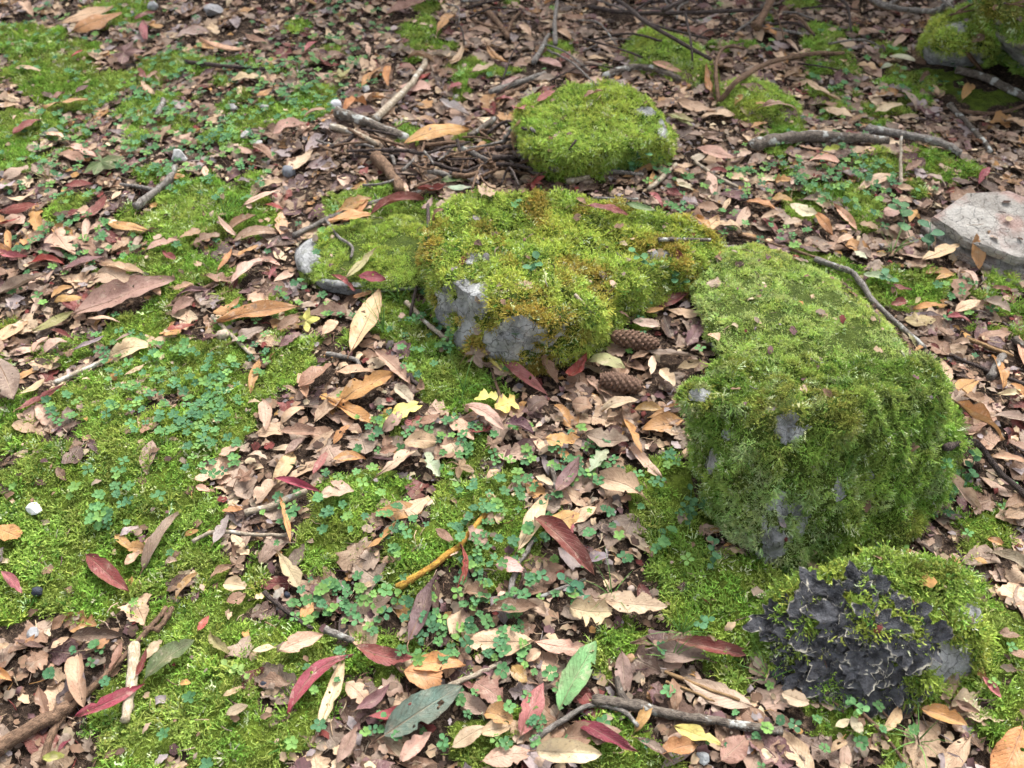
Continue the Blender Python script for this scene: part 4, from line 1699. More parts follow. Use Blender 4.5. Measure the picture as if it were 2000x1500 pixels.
def stick(name, label, path, rpx, kind, lift=0.008, side=(), sides=8, group=None, taper=.7):
    P, rad = stick_points(path, rpx, lift)
    sp = smooth_path(P)
    n = len(sp)
    seed = int(path[0][0] * 3 + path[0][1])
    r = random.Random(seed)
    sp = [p + Vector((r.gauss(0, .12), r.gauss(0, .12), r.gauss(0, .08))) * rad for p in sp]
    rr = [rad * (1 - (1 - taper) * i / n) * (1 + r.uniform(-.12, .12)) for i in range(n)]
    org = sp[0].copy()
    me = tube_mesh('stick', [p - org for p in sp], rr, BARK[kind], sides, seed, .10)
    o = link(name, me)
    o.location = org
    tag(o, label, 'stick' if rpx < 9.5 else 'branch', group)
    for path2, rpx2 in side:
        P2, rad2 = stick_points(path2, rpx2, lift)
        P2[0] = min(sp, key=lambda q: (q - P2[0]).length).copy()
        s2 = smooth_path(P2)
        link('side_twig', tube_mesh('side_twig', [p - org for p in s2], [rad2 * (1 - .4 * i / len(s2)) for i in range(len(s2))], BARK[kind], 6, seed + 1, .08), o)
    return o

STICKS = [
    ('twig', 'thin bent pale twig crossing leaf crumbs on the mossy bank', [(380, 1066), (425, 1047), (500, 1053), (572, 1053)], 4.5, 'pale'),
    ('yellow_stick', 'straight stick with peeling bright yellow bark among clover', [(776, 1158), (830, 1120), (890, 1080), (930, 1035), (962, 994)], 7.5, 'yellow'),
    ('birch_stick', 'peeling pale thick stick end beside the twig pile', [(660, 233), (720, 250), (797, 283)], 11, 'birch'),
    ('stick', 'long pale grey stick leaning up from the pale pebbles behind the pile', [(735, 243), (800, 190), (825, 150), (838, 118)], 7, 'pale'),
    ('forked_stick', 'forked grey stick lying behind the round moss patch', [(268, 416), (310, 385), (335, 360), (346, 337)], 8, 'grey', [([(310, 385), (275, 374), (238, 369)], 4.5)]),
    ('forked_twig', 'long grey twig with a hanging fork across the thin flat stone', [(576, 470), (640, 438), (720, 404), (780, 388), (870, 375)], 5.5, 'grey', [([(640, 438), (660, 465), (688, 486), (687, 512)], 4)]),
    ('dark_twig', 'dark thin stem standing against the side of the domed rock', [(836, 402), (836, 470), (822, 520), (802, 625)], 4, 'dark'),
    ('twig', 'jointed pale brown twig at the foot of the domed rock', [(795, 600), (820, 625), (845, 650), (876, 673)], 5.5, 'pale'),
    ('twig', 'straight straw coloured twig lying alone on leaves above clover', [(418, 626), (455, 662), (494, 702)], 4.5, 'pale'),
    ('curved_branch', 'curved brown branch running up from the lower corner', [(90, 1500), (120, 1420), (190, 1345), (250, 1290), (332, 1195)], 7.5, 'brown'),
    ('bark_log', 'thick bark covered log end in the lower corner', [(-60, 1510), (60, 1440), (142, 1392)], 19, 'brown'),
    ('split_stick', 'short split stick with bare white wood under the crimson leaf', [(269, 1266), (262, 1340), (250, 1416)], 12, 'wood'),
    ('dark_twig', 'mottled dark twig running down through moss toward clover', [(520, 1165), (560, 1200), (612, 1236)], 5.5, 'dark'),
    ('stick', 'stubby grey stick end on moss behind the dull red sickle leaf', [(638, 1238), (692, 1260)], 8, 'grey'),
    ('dark_twig', 'speckled dark twig under the cream orange leaf', [(995, 1186), (1005, 1130), (1025, 1090), (1044, 1060)], 6.5, 'grey'),
    ('twig', 'short grey twig touching the tip of the dark red arched leaf', [(1056, 1174), (1100, 1155), (1142, 1140)], 4.5, 'grey'),
    ('twig', 'bent grey brown twig sprawling below the clean green leaf', [(1036, 1455), (1090, 1420), (1150, 1386), (1210, 1395), (1245, 1425)], 6.5, 'grey'),
    ('lichened_branch', 'grey branch crusted with white lichen in the front litter', [(1155, 1376), (1240, 1388), (1310, 1405), (1400, 1420), (1525, 1437)], 12, 'birch', [([(1225, 1388), (1210, 1360), (1203, 1330)], 9)]),
    ('twig', 'short pale twig poking from behind the blue green leaf', [(878, 1347), (930, 1325), (982, 1302)], 6.5, 'pale'),
    ('kinked_twig', 'kinked grey twig along the edge of the low bright slab', [(1588, 516), (1650, 540), (1668, 552), (1700, 597), (1750, 647), (1802, 690)], 6.5, 'grey'),
    ('dark_twig', 'thin dark twig beyond the back corner of the tall rock', [(1850, 702), (1900, 725), (2030, 772)], 4.5, 'dark'),
    ('dark_branch', 'dark root like stick slanting from the side of the tall rock', [(1842, 884), (1880, 905), (1940, 955), (2040, 1010)], 7.5, 'dark'),
    ('lichened_log', 'short log banded with white lichen in the upper litter', [(1466, 302), (1510, 286), (1600, 283), (1730, 289)], 13, 'birch'),
    ('stick', 'weathered grey stick beyond the moss hummock', [(1690, 262), (1730, 270), (1830, 290), (1870, 312)], 9, 'grey'),
    ('looping_stem', 'looping brown stem arching over the small moss hump', [(1402, 208), (1440, 176, .02), (1500, 150, .03), (1580, 126, .02), (1645, 114)], 5.5, 'brown', [([(1402, 208), (1393, 160, .03), (1410, 120, .03), (1452, 104)], 4.5)]),
    ('stick', 'white flecked crooked stick behind the lime mossed rock', [(1180, 160), (1240, 142), (1290, 148), (1327, 167)], 8, 'birch'),
    ('dark_branch', 'dark branch sweeping low over the long moss ridge', [(1150, 22), (1230, 60, .04), (1330, 75, .06), (1490, 58, .04)], 4.5, 'dark', [([(1230, 60, .04), (1290, 30, .05), (1360, 5, .03)], 3), ([(1330, 75, .06), (1345, 110, .03), (1350, 135, .01)], 3)]),
    ('dark_branch', 'dark branch slanting down beneath the sweeping one', [(1170, -10), (1215, 50, .05), (1260, 90, .05), (1385, 142, .02)], 4.5, 'dark', [([(1260, 90, .05), (1310, 95, .04), (1380, 100, .02)], 3)]),
    ('dark_branch', 'thin dark branch rising toward the top edge over the ridge', [(1290, 62, .04), (1420, 22, .07), (1520, 8, .06)], 4.5, 'dark'),
    ('brown_branch', 'dull brown branch leaning behind the looping stem', [(1470, 80, .02), (1500, 40, .05), (1530, -10, .08)], 8, 'brown'),
    ('grey_branch', 'grey crooked branch before the corner boulder', [(1672, 18, .03), (1720, 45, .03), (1790, 54, .02), (1835, 36, .02), (1862, 12, .03)], 6.5, 'grey', [([(1720, 45, .03), (1780, 35, .04), (1850, 48, .03)], 3.5)]),
    ('stick', 'short brown stick upright in the shaded top litter', [(948, 28), (975, 60), (992, 84)], 6.5, 'brown', [([(986, 78), (1000, 58, .01), (1016, 38, .01)], 4)]),
    ('twig', 'thin upright grey twig in the shaded top litter', [(1085, 96), (1083, 62, .02), (1088, 34, .03)], 4.5, 'grey'),
    ('twig', 'slanted grey twig beneath the thin upright one', [(1043, 132), (1060, 100), (1072, 78)], 5.5, 'grey'),
    ('stick', 'bare grey stick running toward the back of the lime mossed rock', [(958, 192), (1010, 172), (1065, 153)], 6.5, 'grey'),
    ('stick', 'lower of two parallel sticks by the lime mossed rock', [(968, 204), (1000, 190), (1030, 176)], 5.5, 'brown'),
    ('stick', 'short grey white stick beside the tip of the glossy orange leaf', [(918, 277), (940, 262), (967, 242)], 7, 'birch'),
    ('arched_twig', 'arched thin twig lying along the front foot of the lime mossed rock', [(1102, 357), (1180, 341), (1255, 351)], 5, 'grey'),
    ('twig', 'short whitish twig on the crest behind the domed rock', [(1108, 365), (1152, 356)], 6, 'pale'),
    ('twig', 'pale blue grey twig slanting in the leaves behind the domed rock', [(1265, 379), (1295, 355), (1320, 331)], 5.5, 'pale'),
    ('bark_strip', 'broad strip of brown bark tilted beside the twig pile', [(736, 318), (760, 350), (786, 386)], 13, 'brown'),
    ('stem', 'thin orange brown stem under the black lichen, upper of two', [(1298, 1318), (1370, 1350), (1442, 1373)], 4, 'straw'),
    ('stem', 'thin orange brown stem under the black lichen, lower of two', [(1298, 1338), (1345, 1356), (1395, 1378)], 3.6, 'straw'),
    ('stem', 'long thin brown stem behind the low bright slab', [(1440, 466), (1520, 488), (1612, 518)], 3.5, 'brown'),
    ('twig', 'pale brown twig pointing into the clover of the mossy bank', [(113, 757), (160, 735), (208, 714)], 5.5, 'pale'),
    ('stick', 'pale olive stick between the mossy bank and the crimson curved leaf', [(483, 1012), (540, 995), (602, 968)], 7.5, 'pale'),
    ('stem', 'long thin stalk bending from the star shaped leaf into tan litter', [(960, 728), (985, 800), (1030, 875), (1047, 912)], 3, 'brown'),
    ('stem', 'thin pale yellow stem in the litter beyond the tall rock', [(1884, 671), (1974, 704)], 4.5, 'straw'),
    ('stick', 'short fat grey stick across the thin yellow stem', [(1928, 748), (1952, 704)], 9, 'grey'),
    ('stick', 'white barked stick at the margin above the short fat one', [(1974, 671), (2012, 702)], 7, 'birch'),
    ('stick', 'long mottled white and grey stick below the corner boulder', [(1862, 148), (1930, 166), (2020, 215)], 9, 'birch'),
    ('twig', 'thin brown twig slanting below the corner boulder', [(1873, 98), (1914, 147)], 4.5, 'brown'),
    ('stem', 'thin wiry brown stem trailing below the black lichen', [(1664, 1384), (1720, 1440), (1765, 1500)], 4.5, 'brown'),
    ('stem', 'hair thin stem dropping from the edge of the black lichen', [(1688, 1340), (1700, 1380), (1733, 1412)], 3.4, 'brown'),
    ('stick', 'smooth pale brown stick at the near side of the peeling stick', [(648, 257), (700, 270), (737, 293)], 6.5, 'pale'),
    ('twig', 'thin grey twig on the back slope of the domed rock', [(1160, 395), (1200, 397), (1245, 397)], 3.5, 'grey'),
    ('twig', 'black and white speckled twig on the far end of the domed rock', [(1285, 478), (1330, 475), (1385, 478)], 5, 'birch'),
    ('twig', 'small brown twig on the front slope of the domed rock', [(1122, 585), (1145, 603), (1168, 628)], 4, 'pale'),
    ('twig', 'brown twig beneath the big leaves of the left litter', [(340, 600), (420, 560), (470, 545)], 4.5, 'brown'),
    ('twig', 'grey twig slanting through litter in front of the thin flat stone', [(640, 700), (700, 715), (690, 745)], 5, 'grey'),
    ('stick', 'dark stub of wood in litter behind the orange leaf', [(800, 740), (808, 755), (825, 765)], 6, 'dark'),
    ('twig', 'grey white twig by the purple leaf in front of clover', [(835, 1225), (850, 1210), (862, 1200)], 5, 'birch'),
    ('twig', 'slim grey twig beside the pale lichen flake', [(1078, 920), (1085, 960), (1090, 985)], 6, 'birch'),
    ('twig', 'brown bark splinter on bare earth between the mossy banks', [(310, 1240), (330, 1215), (340, 1195)], 6, 'brown'),
    ('twig', 'rusty brown splinter under the dark brown slender leaf', [(285, 1235), (318, 1232), (330, 1205)], 4.5, 'brown'),
    ('twig', 'thin dark twig across the upper litter behind the forked stick', [(365, 130), (430, 140), (520, 145)], 5, 'dark'),
    ('twig', 'grey twig among pale pebbles in the upper litter', [(310, 235), (320, 215), (322, 205)], 6, 'grey'),
    ('stem', 'wiry stem arching over leaves in front of the lichened log', [(1355, 325), (1400, 355), (1440, 375)], 4, 'pale'),
    ('stem', 'upright thin stem beside the moss hummock', [(1757, 370), (1752, 330, .01), (1748, 300, .03)], 3.5, 'pale'),
    ('twig', 'grey lichened twig in the litter above the sandstone slab', [(1850, 215), (1890, 255), (1930, 305)], 6, 'birch'),
    ('twig', 'thin twig running flat above the sandstone slab', [(1870, 225), (1940, 228), (2010, 210)], 4, 'brown'),
]
for row in STICKS:
    name, label, path, rpx, kind = row[:5]
    stick(name, label, path, rpx, kind, side=row[5] if len(row) > 5 else ())

# the heap of dead twigs between the two rocks
r = random.Random(5)
HEAP = [(820, 312), (870, 318), (905, 330), (950, 332), (985, 338), (1020, 336), (880, 342), (930, 350), (970, 352), (840, 335), (800, 345), (1005, 355), (1040, 345), (760, 300), (780, 318), (715, 305), (690, 310), (665, 300), (900, 305), (950, 300), (985, 290), (1000, 310), (640, 290), (860, 355), (1050, 362), (925, 318), (700, 290), (725, 318), (655, 318), (830, 300), (975, 325), (910, 360), (1030, 320), (770, 335), (870, 300), (745, 285), (990, 270), (1015, 285)]
HEAP += [(r.gauss(880, 110), r.gauss(325, 26)) for _ in range(46)]
for k, (u, v) in enumerate(HEAP):
    a = r.gauss(0.1, .7) + (math.pi / 2 if r.random() < .2 else 0)
    l = r.uniform(35, 85)
    dx, dy = math.cos(a) * l / 2, math.sin(a) * l / 2 * .5
    rp = r.choice((2.5, 3, 3.5, 4.5, 6)) if k < 39 else r.choice((2, 2.4, 2.8, 3.2))
    kind = r.choice(['brown', 'dark', 'dark', 'brown', 'grey'])
    cn = {'brown': 'brown', 'dark': 'blackish', 'grey': 'grey', 'pale': 'pale'}[kind]
    head = f"{'thick' if rp > 5 else 'thin'} {'long ' if l > 62 else ''}{cn} dead twig in the heap"
    stick('dead_twig', unique_label(head, u, v), [(u - dx, v - dy), (u, v + r.gauss(0, 3)), (u + dx, v + dy)], rp, kind, lift=r.uniform(.010, .034), sides=6, group='twigs of the heap between the rocks')

r = random.Random(15)
for k in range(44):
    u, v = (r.uniform(1120, 1990), abs(r.gauss(0, 70)) - 5) if k < 30 else (r.uniform(880, 1240), r.uniform(0, 170))
    a, l = r.gauss(.25, .6), r.uniform(50, 150)
    dx, dy = math.cos(a) * l / 2, math.sin(a) * l / 2 * .6
    rp = r.choice((1.8, 2.2, 2.6, 3.2))
    kind = r.choice(['dark', 'dark', 'brown', 'grey'])
    cn = {'brown': 'brown', 'dark': 'blackish', 'grey': 'grey'}[kind]
    up_ = r.uniform(.005, .04)
    stick('fine_twig', unique_label(f"{'hair thin' if rp < 2.3 else 'thin'} {'long ' if l > 100 else ''}{cn} tangled twig", u, v), [(u - dx, v - dy, up_ * .3), (u + r.gauss(0, 6), v + r.gauss(0, 8), up_), (u + dx, v + dy, up_ * .5)], rp, kind, lift=.006, sides=5, group='tangled twigs in the shaded top litter')

# ---------------------------------------------------------------- cones
def cone_mesh_scale(w, l):
    V, F = [], []
    nx, ny = 4, 4
    for i in range(nx + 1):
        t = i / nx
        hw = w * .5 * math.sin(math.pi * (.18 + .62 * t)) * (1 if t < .8 else .82)
        for j in range(ny + 1):
            q = j / ny * 2 - 1
            V.append((t * l, q * hw, .25 * w * (1 - q * q) * (.4 + t * .6)))
    top = len(V)
    for i in range(nx + 1):
        for j in range(ny + 1):
            x, y, z = V[i * (ny + 1) + j]
            V.append((x, y, z - .0007))
    for i in range(nx):
        for j in range(ny):
            a = i * (ny + 1) + j
            F.append((a, a + ny + 1, a + ny + 2, a + 1))
            F.append((top + a, top + a + 1, top + a + ny + 2, top + a + ny + 1))
    for j in range(ny):
        a = nx * (ny + 1) + j
        F.append((a, top + a, top + a + 1, a + 1))
    return V, F

M_CONE = plain_material('cone_scale', (0.20, 0.115, 0.075), .7, .5, 260)
M_CONE_D = plain_material('cone_core', (0.03, 0.018, 0.014), .9)

def cone(label, a, b, width_px):
    p0, _ = spot(*a)
    p1, _ = spot(*b)
    depth = p0.y * CP - (p0.z - CAM_H) * SP
    R = width_px * .5 * depth / FPX
    ax = (p1 - p0)
    L = ax.length
    X = ax.normalized()
    up = Vector((0, 0, 1))
    Y = up.cross(X).normalized()
    Z = X.cross(Y)
    root = link('spruce_cone', None)
    root.empty_display_size = .02
    root.matrix_world = Matrix.Translation(p0 + Vector((0, 0, R + .006))) @ Matrix((X, Y, Z)).transposed().to_4x4()
    tag(root, label, 'cone', 'two cones by the domed rock')
    prof = lambda t: R * max(.12, math.sin(math.pi * (.10 + .82 * t ** .85)) ** .7)
    link('core', tube_mesh('core', [Vector((L * i / 10, 0, 0)) for i in range(11)], [prof(i / 10) * .66 for i in range(11)], M_CONE_D, 10), root)
    V, F = cone_mesh_scale(R * .66, R * .72)
    sme = mesh_from('scale', V, F, M_CONE)
    n = 105
    for k in range(n):
        t = .02 + .95 * k / n
        ang = k * 2.39996
        rr = prof(t)
        s = .55 + .5 * math.sin(math.pi * min(1, t * .85 + .1))
        dirn = Vector((0, math.cos(ang), math.sin(ang)))
        tilt = .62 - .2 * t
        xax = (Vector((math.cos(tilt), 0, 0)) + dirn * math.sin(tilt)).normalized()
        zax = (dirn - xax * dirn.dot(xax)).normalized()
        yax = zax.cross(xax)
        so = link('scale', sme, root)
        so.matrix_local = Matrix.Translation(Vector((L * t - R * .25, 0, 0)) + dirn * rr * .62) @ Matrix((xax * s, yax * s, zax * s)).transposed().to_4x4()

cone('long slim closed brown cone half under the skirt of the domed rock', (1193, 674), (1285, 692), 36)
cone('shorter stout brown cone lying on tan leaves before the slim one', (1250, 775), (1168, 756), 38)

# ---------------------------------------------------------------- pebbles
def pebble(label, u, v, wpx, hpx, color, flat=.6, seed=0, sharp=False):
    p, n_ = spot(u, v + hpx * .3)
    depth = p.y * CP - (p.z - CAM_H) * SP
    R = wpx * .5 * depth / FPX
    bm = bmesh.new()
    bmesh.ops.create_icosphere(bm, subdivisions=3, radius=1)
    co = np.array([v_.co[:] for v_ in bm.verts])
    if sharp:
        rr = np.random.default_rng(seed)
        for _ in range(9):
            nrm = rr.normal(0, 1, 3)
            nrm /= np.linalg.norm(nrm)
            d = co @ nrm
            lim = rr.uniform(.5, .8)
            co = co - np.outer(np.maximum(d - lim, 0), nrm)
    co = co * (1 + (fbm(co + seed, 1.7, 3, seed) - .5)[:, None] * .55)
    co = co * np.array([R, R * .8, R * flat])
    for v_, c in zip(bm.verts, co):
        v_.co = c
    me = bpy.data.meshes.new('pebble')
    bm.to_mesh(me)
    bm.free()
    if not sharp:
        me.polygons.foreach_set('use_smooth', [True] * len(me.polygons))
    me.materials.append(plain_material('pebble', color, .75, .4, 90))
    o = link('pebble', me)
    o.location = p + Vector((0, 0, R * flat * .45 + .006))
    o.rotation_euler = (random.Random(seed).gauss(0, .2), random.Random(seed + 1).gauss(0, .2), random.Random(seed + 2).uniform(0, 6))
    tag(o, label, 'stone')

PEBBLES = [
    ('white lumpy pebble resting on the mossy bank', 70, 995, 40, 26, (.74, .74, .71), .55, True),
    ('pale angular stone with a clean flat face in upper litter', 352, 307, 42, 32, (.55, .54, .52), .7, True),
    ('smooth blue grey pebble in the litter by the torn cream leaf', 566, 338, 30, 24, (.20, .21, .23), .8, False),
    ('small white round pebble behind the peeling stick', 658, 208, 26, 18, (.62, .62, .64), .7, False),
    ('grey angular pebble left of the white round pebble', 458, 212, 26, 18, (.36, .35, .33), .6, True),
    ('flat grey pebble in clover beyond the blue grey one', 516, 212, 22, 12, (.40, .39, .36), .4, True),
    ('flat pale pebble behind the pinkish tan leaf', 482, 264, 30, 14, (.42, .40, .37), .4, True),
    ('pale pebble in front of the flat pale one', 502, 280, 26, 14, (.46, .44, .42), .5, True),
    ('grey round stone at the very top of the picture', 300, 14, 20, 18, (.38, .38, .38), .8, False),
    ('long mottled grey stone near the top edge', 418, 22, 44, 24, (.36, .35, .35), .6, True),
    ('dark greenish flat stone behind the pink leaf group', 100, 262, 38, 18, (.20, .21, .16), .4, True),
    ('knobbly tan stone under the straw coloured twig', 438, 655, 26, 24, (.45, .36, .27), .8, False),
    ('grey weathered stone chip at the edge of the lower moss', 70, 1232, 32, 28, (.40, .40, .40), .5, True),
    ('round black berry on moss beside the spoon shaped leaf', 563, 1163, 14, 14, (.03, .035, .05), .9, False),
    ('round black berry on the lower moss', 516, 1338, 15, 13, (.03, .035, .05), .9, False),
    ('dark blue black pebble on the mossy bank near the pink leaf', 78, 1152, 24, 34, (.035, .04, .055), .8, False),
    ('buff rounded pebble in the grass behind the toothed tan leaf', 1232, 1151, 18, 18, (.42, .33, .27), .8, False),
    ('small tan nut in the moss below the clean green leaf', 1230, 1285, 20, 22, (.36, .22, .12), .8, False),
    ('grey corner stone chip in the front litter', 1372, 1478, 30, 26, (.34, .35, .35), .5, True),
    ('dark bare stone bump on the crest of the domed rock', 950, 508, 24, 18, (.13, .12, .11), .7, False),
    ('rounded acorn cup in litter behind the purple lobed leaf', 1367, 612, 20, 18, (.30, .21, .14), .8, False),
    ('pale grey pebble in litter beyond the twig pile', 715, 175, 22, 14, (.40, .38, .36), .5, True),
]
for k, (lab, u, v, w, h, c, fl, sh) in enumerate(PEBBLES):
    pebble(lab, u, v, w, h, c, fl, 300 + k, sh)

# ---------------------------------------------------------------- black leafy lichen
def lichen():
    c, _ = spot(1650, 1280)
    root = link('black_lichen', None)
    root.location = c
    tag(root, 'sheet of ruffled slate black lichen lobes with chalky rims on the low rock', 'lichen')
    r = random.Random(9)
    poly = [(1510, 1195), (1560, 1165), (1640, 1150), (1700, 1120), (1740, 1150), (1730, 1190), (1800, 1215), (1820, 1270), (1770, 1300), (1790, 1350), (1700, 1395), (1640, 1370), (1590, 1380), (1560, 1320), (1520, 1290)]
    n = 0
    spots = []
    for row in range(11):
        v = 1140 + row * 23
        for col in range(13):
            u = 1505 + col * 26 + (row % 2) * 10 + r.uniform(-6, 6)
            vv = v + r.uniform(-7, 7)
            if inside(poly, np.array([u]), np.array([vv]))[0] and r.random() < .86:
                spots.append((u, vv))
    for (u, v) in spots:
        p, nrm = spot(u, v)
        nrm = (nrm * .25 + Vector((-.05, -.75, .62))).normalized()
        out = Vector((u - 1660, 0, (1240 - v))) + Vector((r.gauss(0, 60), 0, -60 + r.gauss(0, 40)))
        out = Vector((out.x, -.3 * out.length, out.z)).normalized()
        out = (out - nrm * out.dot(nrm)).normalized()
        L = r.choice((.018, .026, .034, .042)) * r.uniform(.85, 1.15)
        V, F, UV = [], [], []
        nr, na = 5, 34
        ph = r.uniform(0, 6)
        V.append((0, 0, 0))
        UV.append((0, 0))
        for k in range(1, nr + 1):
            f = k / nr
            for i in range(na + 1):
                a = -1.9 + 3.8 * i / na
                rad = L * f * (.70 + .20 * math.sin(2.3 * a + ph) + .15 * math.sin(5 * a + ph * 2) + .09 * math.sin(11 * a + ph) + (.07 * math.sin(17 * a + 3 * ph) if f > .7 else 0))
                z = .05 * L * f ** 5 + .055 * L * f * math.sin(3.3 * a + ph) + .03 * L * f * math.sin(7 * a + ph)
                V.append((rad * math.cos(a), rad * math.sin(a) * .85, z))
                UV.append((f, i / na))
        for i in range(na):
            F.append((0, 1 + i, 2 + i))
            for k in range(nr - 1):
                a = 1 + k * (na + 1) + i
                F.append((a, a + na + 1, a + na + 2, a + 1))
        me = mesh_from('lobe', V, F, M_LOBE, UV)
        o = link('lobe', me, root)
        Y = nrm.cross(out)
        tilt = r.uniform(-.06, .10)
        X = (out * math.cos(tilt) + nrm * math.sin(tilt)).normalized()
        N = X.cross(Y)
        o.matrix_local = Matrix.Translation(p + nrm * r.uniform(.001, .007) - c) @ Matrix((X, Y, N)).transposed().to_4x4()
lichen()

# ---------------------------------------------------------------- clover and other small plants
def leaflet_geo(L, w, notch=.18, n=6):
    """an inverted heart, stalk at the origin, along +x"""
    V, F = [(0, 0, 0)], []
    edge = []
    for i in range(n + 1):
        t = i / n * 2 - 1
        a = t * 1.25
        rad = L * (.80 + .2 * math.cos(a * 1.3))
        x = L * .30 + (rad - L * .30) * math.cos(a * .9) * (1 - notch * math.exp(-(t / .28) ** 2))
        y = w * .5 * math.sin(t * 1.45)
        edge.append((x * (1 if abs(t) < .9 else .8), y, .10 * L * abs(t)))
    V += edge
    V.append((L * .5, 0, -.03 * L))
    c = len(V) - 1
    for i in range(n):
        F.append((c, 1 + i, 2 + i))
    F.append((0, 1, c))
    F.append((0, c, n + 1))
    return V, F

LEAFLETS = []
for k in range(3):
    V, F = leaflet_geo(.0095, .0068 * (1 + .08 * k), .16 + .08 * k)
    LEAFLETS.append(mesh_from('leaflet', V, F, M_GREEN))

def clover_geo(seed, mat, n=None):
    r = random.Random(seed)
    n = n or r.choice((4, 5, 6, 7))
    V, F = [], []
    a0 = r.uniform(0, 6)
    for k in range(n):
        v, f = leaflet_geo(.0095 * r.uniform(.85, 1.1), .0062, .2)
        M = Matrix.Rotation(a0 + k * 2 * math.pi / n, 4, 'Z') @ Matrix.Rotation(-r.uniform(.05, .35), 4, 'Y') @ Matrix.Translation((.0018, 0, .007))
        b = len(V)
        V += [tuple(M @ Vector(q)) for q in v]
        F += [tuple(i + b for i in q) for q in f]
    b = len(V)
    V += [(-.0005, 0, -.002), (.0005, 0, -.002), (.0004, .0004, .007), (-.0004, .0002, .007)]
    F.append((b, b + 1, b + 2, b + 3))
    return mesh_from('clover', V, F, mat)

STALK_ME = tube_mesh('stalk', [Vector((0, 0, -.003)), Vector((.0004, 0, .003)), Vector((0, 0, .0075))], [.0006, .0005, .0004], M_GREEN, 5)

PATCHES = [  # u, v, ru, rv, how many, where in words
    (330, 770, 110, 90, 95, 'on the mossy bank'), (420, 850, 60, 80, 45, 'on the mossy bank'), (250, 690, 70, 30, 20, 'on the mossy bank'), (150, 810, 70, 30, 14, 'on the mossy bank'), (240, 960, 80, 50, 16, 'on the mossy bank'), (230, 1010, 60, 30, 14, 'on the mossy bank'), (470, 720, 60, 40, 16, 'on the mossy bank'),
    (1000, 930, 130, 60, 50, 'among tan leaves before the domed rock'), (880, 860, 60, 40, 14, 'among tan leaves before the domed rock'), (750, 860, 60, 50, 16, 'among tan leaves before the domed rock'), (1150, 900, 80, 50, 24, 'among tan leaves before the domed rock'), (1000, 860, 120, 40, 10, 'among tan leaves before the domed rock'),
    (700, 985, 90, 60, 22, 'on the moss beside the yellow stick'), (960, 1055, 80, 60, 46, 'on the moss beside the yellow stick'), (800, 1060, 60, 40, 14, 'on the moss beside the yellow stick'), (560, 1010, 40, 60, 14, 'on the moss beside the yellow stick'),
    (730, 1190, 110, 50, 50, 'in front of the yellow stick'), (850, 1250, 80, 50, 32, 'in front of the yellow stick'), (960, 1150, 80, 60, 34, 'in front of the yellow stick'), (980, 1240, 60, 50, 22, 'in front of the yellow stick'), (600, 1180, 60, 40, 14, 'in front of the yellow stick'),
    (930, 1400, 110, 70, 16, 'around the blue green leaf'), (1010, 1310, 80, 60, 12, 'around the blue green leaf'), (770, 1450, 60, 40, 10, 'around the blue green leaf'), (620, 1320, 60, 60, 8, 'around the blue green leaf'), (1060, 1440, 60, 40, 8, 'around the blue green leaf'),
    (1150, 1060, 90, 70, 20, 'around the dark red arched leaf'), (1080, 1180, 60, 40, 10, 'around the dark red arched leaf'),
    (170, 1310, 60, 50, 10, 'in the lower corner litter'), (1700, 1440, 120, 50, 10, 'below the black lichen'), (1480, 1440, 100, 40, 8, 'below the black lichen'),
    (1850, 960, 50, 80, 12, 'at the foot of the tall square rock'), (1280, 980, 50, 90, 16, 'at the foot of the tall square rock'),
    (150, 480, 110, 50, 60, ''), (260, 270, 220, 80, 210, ''), (440, 190, 190, 90, 200, ''), (600, 190, 90, 70, 60, ''), (110, 340, 110, 60, 60, ''), (430, 340, 110, 60, 50, ''), (620, 110, 140, 90, 80, ''), (210, 90, 200, 80, 120, ''), (690, 50, 70, 50, 26, ''), (650, 450, 90, 30, 6, ''), (90, 550, 90, 60, 10, ''), (640, 590, 90, 40, 14, ''),
    (1560, 330, 130, 60, 60, ''), (1650, 360, 100, 50, 70, ''), (1490, 470, 90, 30, 18, ''), (1750, 400, 80, 40, 16, ''), (1880, 600, 70, 40, 12, ''), (1650, 250, 100, 30, 14, ''), (1380, 380, 120, 50, 34, ''), (1740, 150, 150, 70, 50, ''), (1450, 60, 120, 50, 16, ''), (1250, 520, 40, 40, 6, ''), (1220, 650, 50, 20, 8, ''), (1280, 330, 40, 20, 10, ''), (1180, 340, 60, 10, 8, ''), (820, 690, 60, 60, 18, ''), (860, 600, 30, 80, 10, ''), (830, 480, 14, 60, 6, ''), (480, 640, 60, 30, 10, ''), (1480, 640, 60, 10, 0, ''), (1260, 600, 40, 20, 8, '')]
items = []
for (u, v, ru, rv, n, words_) in PATCHES:
    for k in range(round(n * (.8 if v > 880 else 1.0))):
        a, q = RNG.uniform(0, 6.28), math.sqrt(RNG.random())
        items.append((u + ru * q * math.cos(a) * 1.1, v + rv * q * math.sin(a) * 1.1, words_))
for k in range(150):
    items.append((RNG.uniform(-60, 2060), RNG.uniform(-20, 1560), ''))
placed = []
for u, v, words_ in items:
    p, nrm = spot(u, v)
    depth = p.y * CP - (p.z - CAM_H) * SP
    if words_ or p.z < .03 or abs(u - 1000) < 30:
        placed.append((depth, u, v, p, nrm, words_))
placed.sort(key=lambda q: (q[5] == '', q[0]))
near, rest = [q for q in placed if q[5]][:300], []
ids = set(id(q) for q in near)
rest = [q for q in placed if id(q) not in ids]

def clover_tint(r):
    # living leaves differ a little in age
    c = random.Random(r).choice([(.095, .215, .085), (.11, .24, .09), (.08, .185, .085), (.13, .27, .09), (.19, .33, .085)])
    k = random.Random(r + 1).uniform(.8, 1.25)
    return tuple(x * k for x in c)

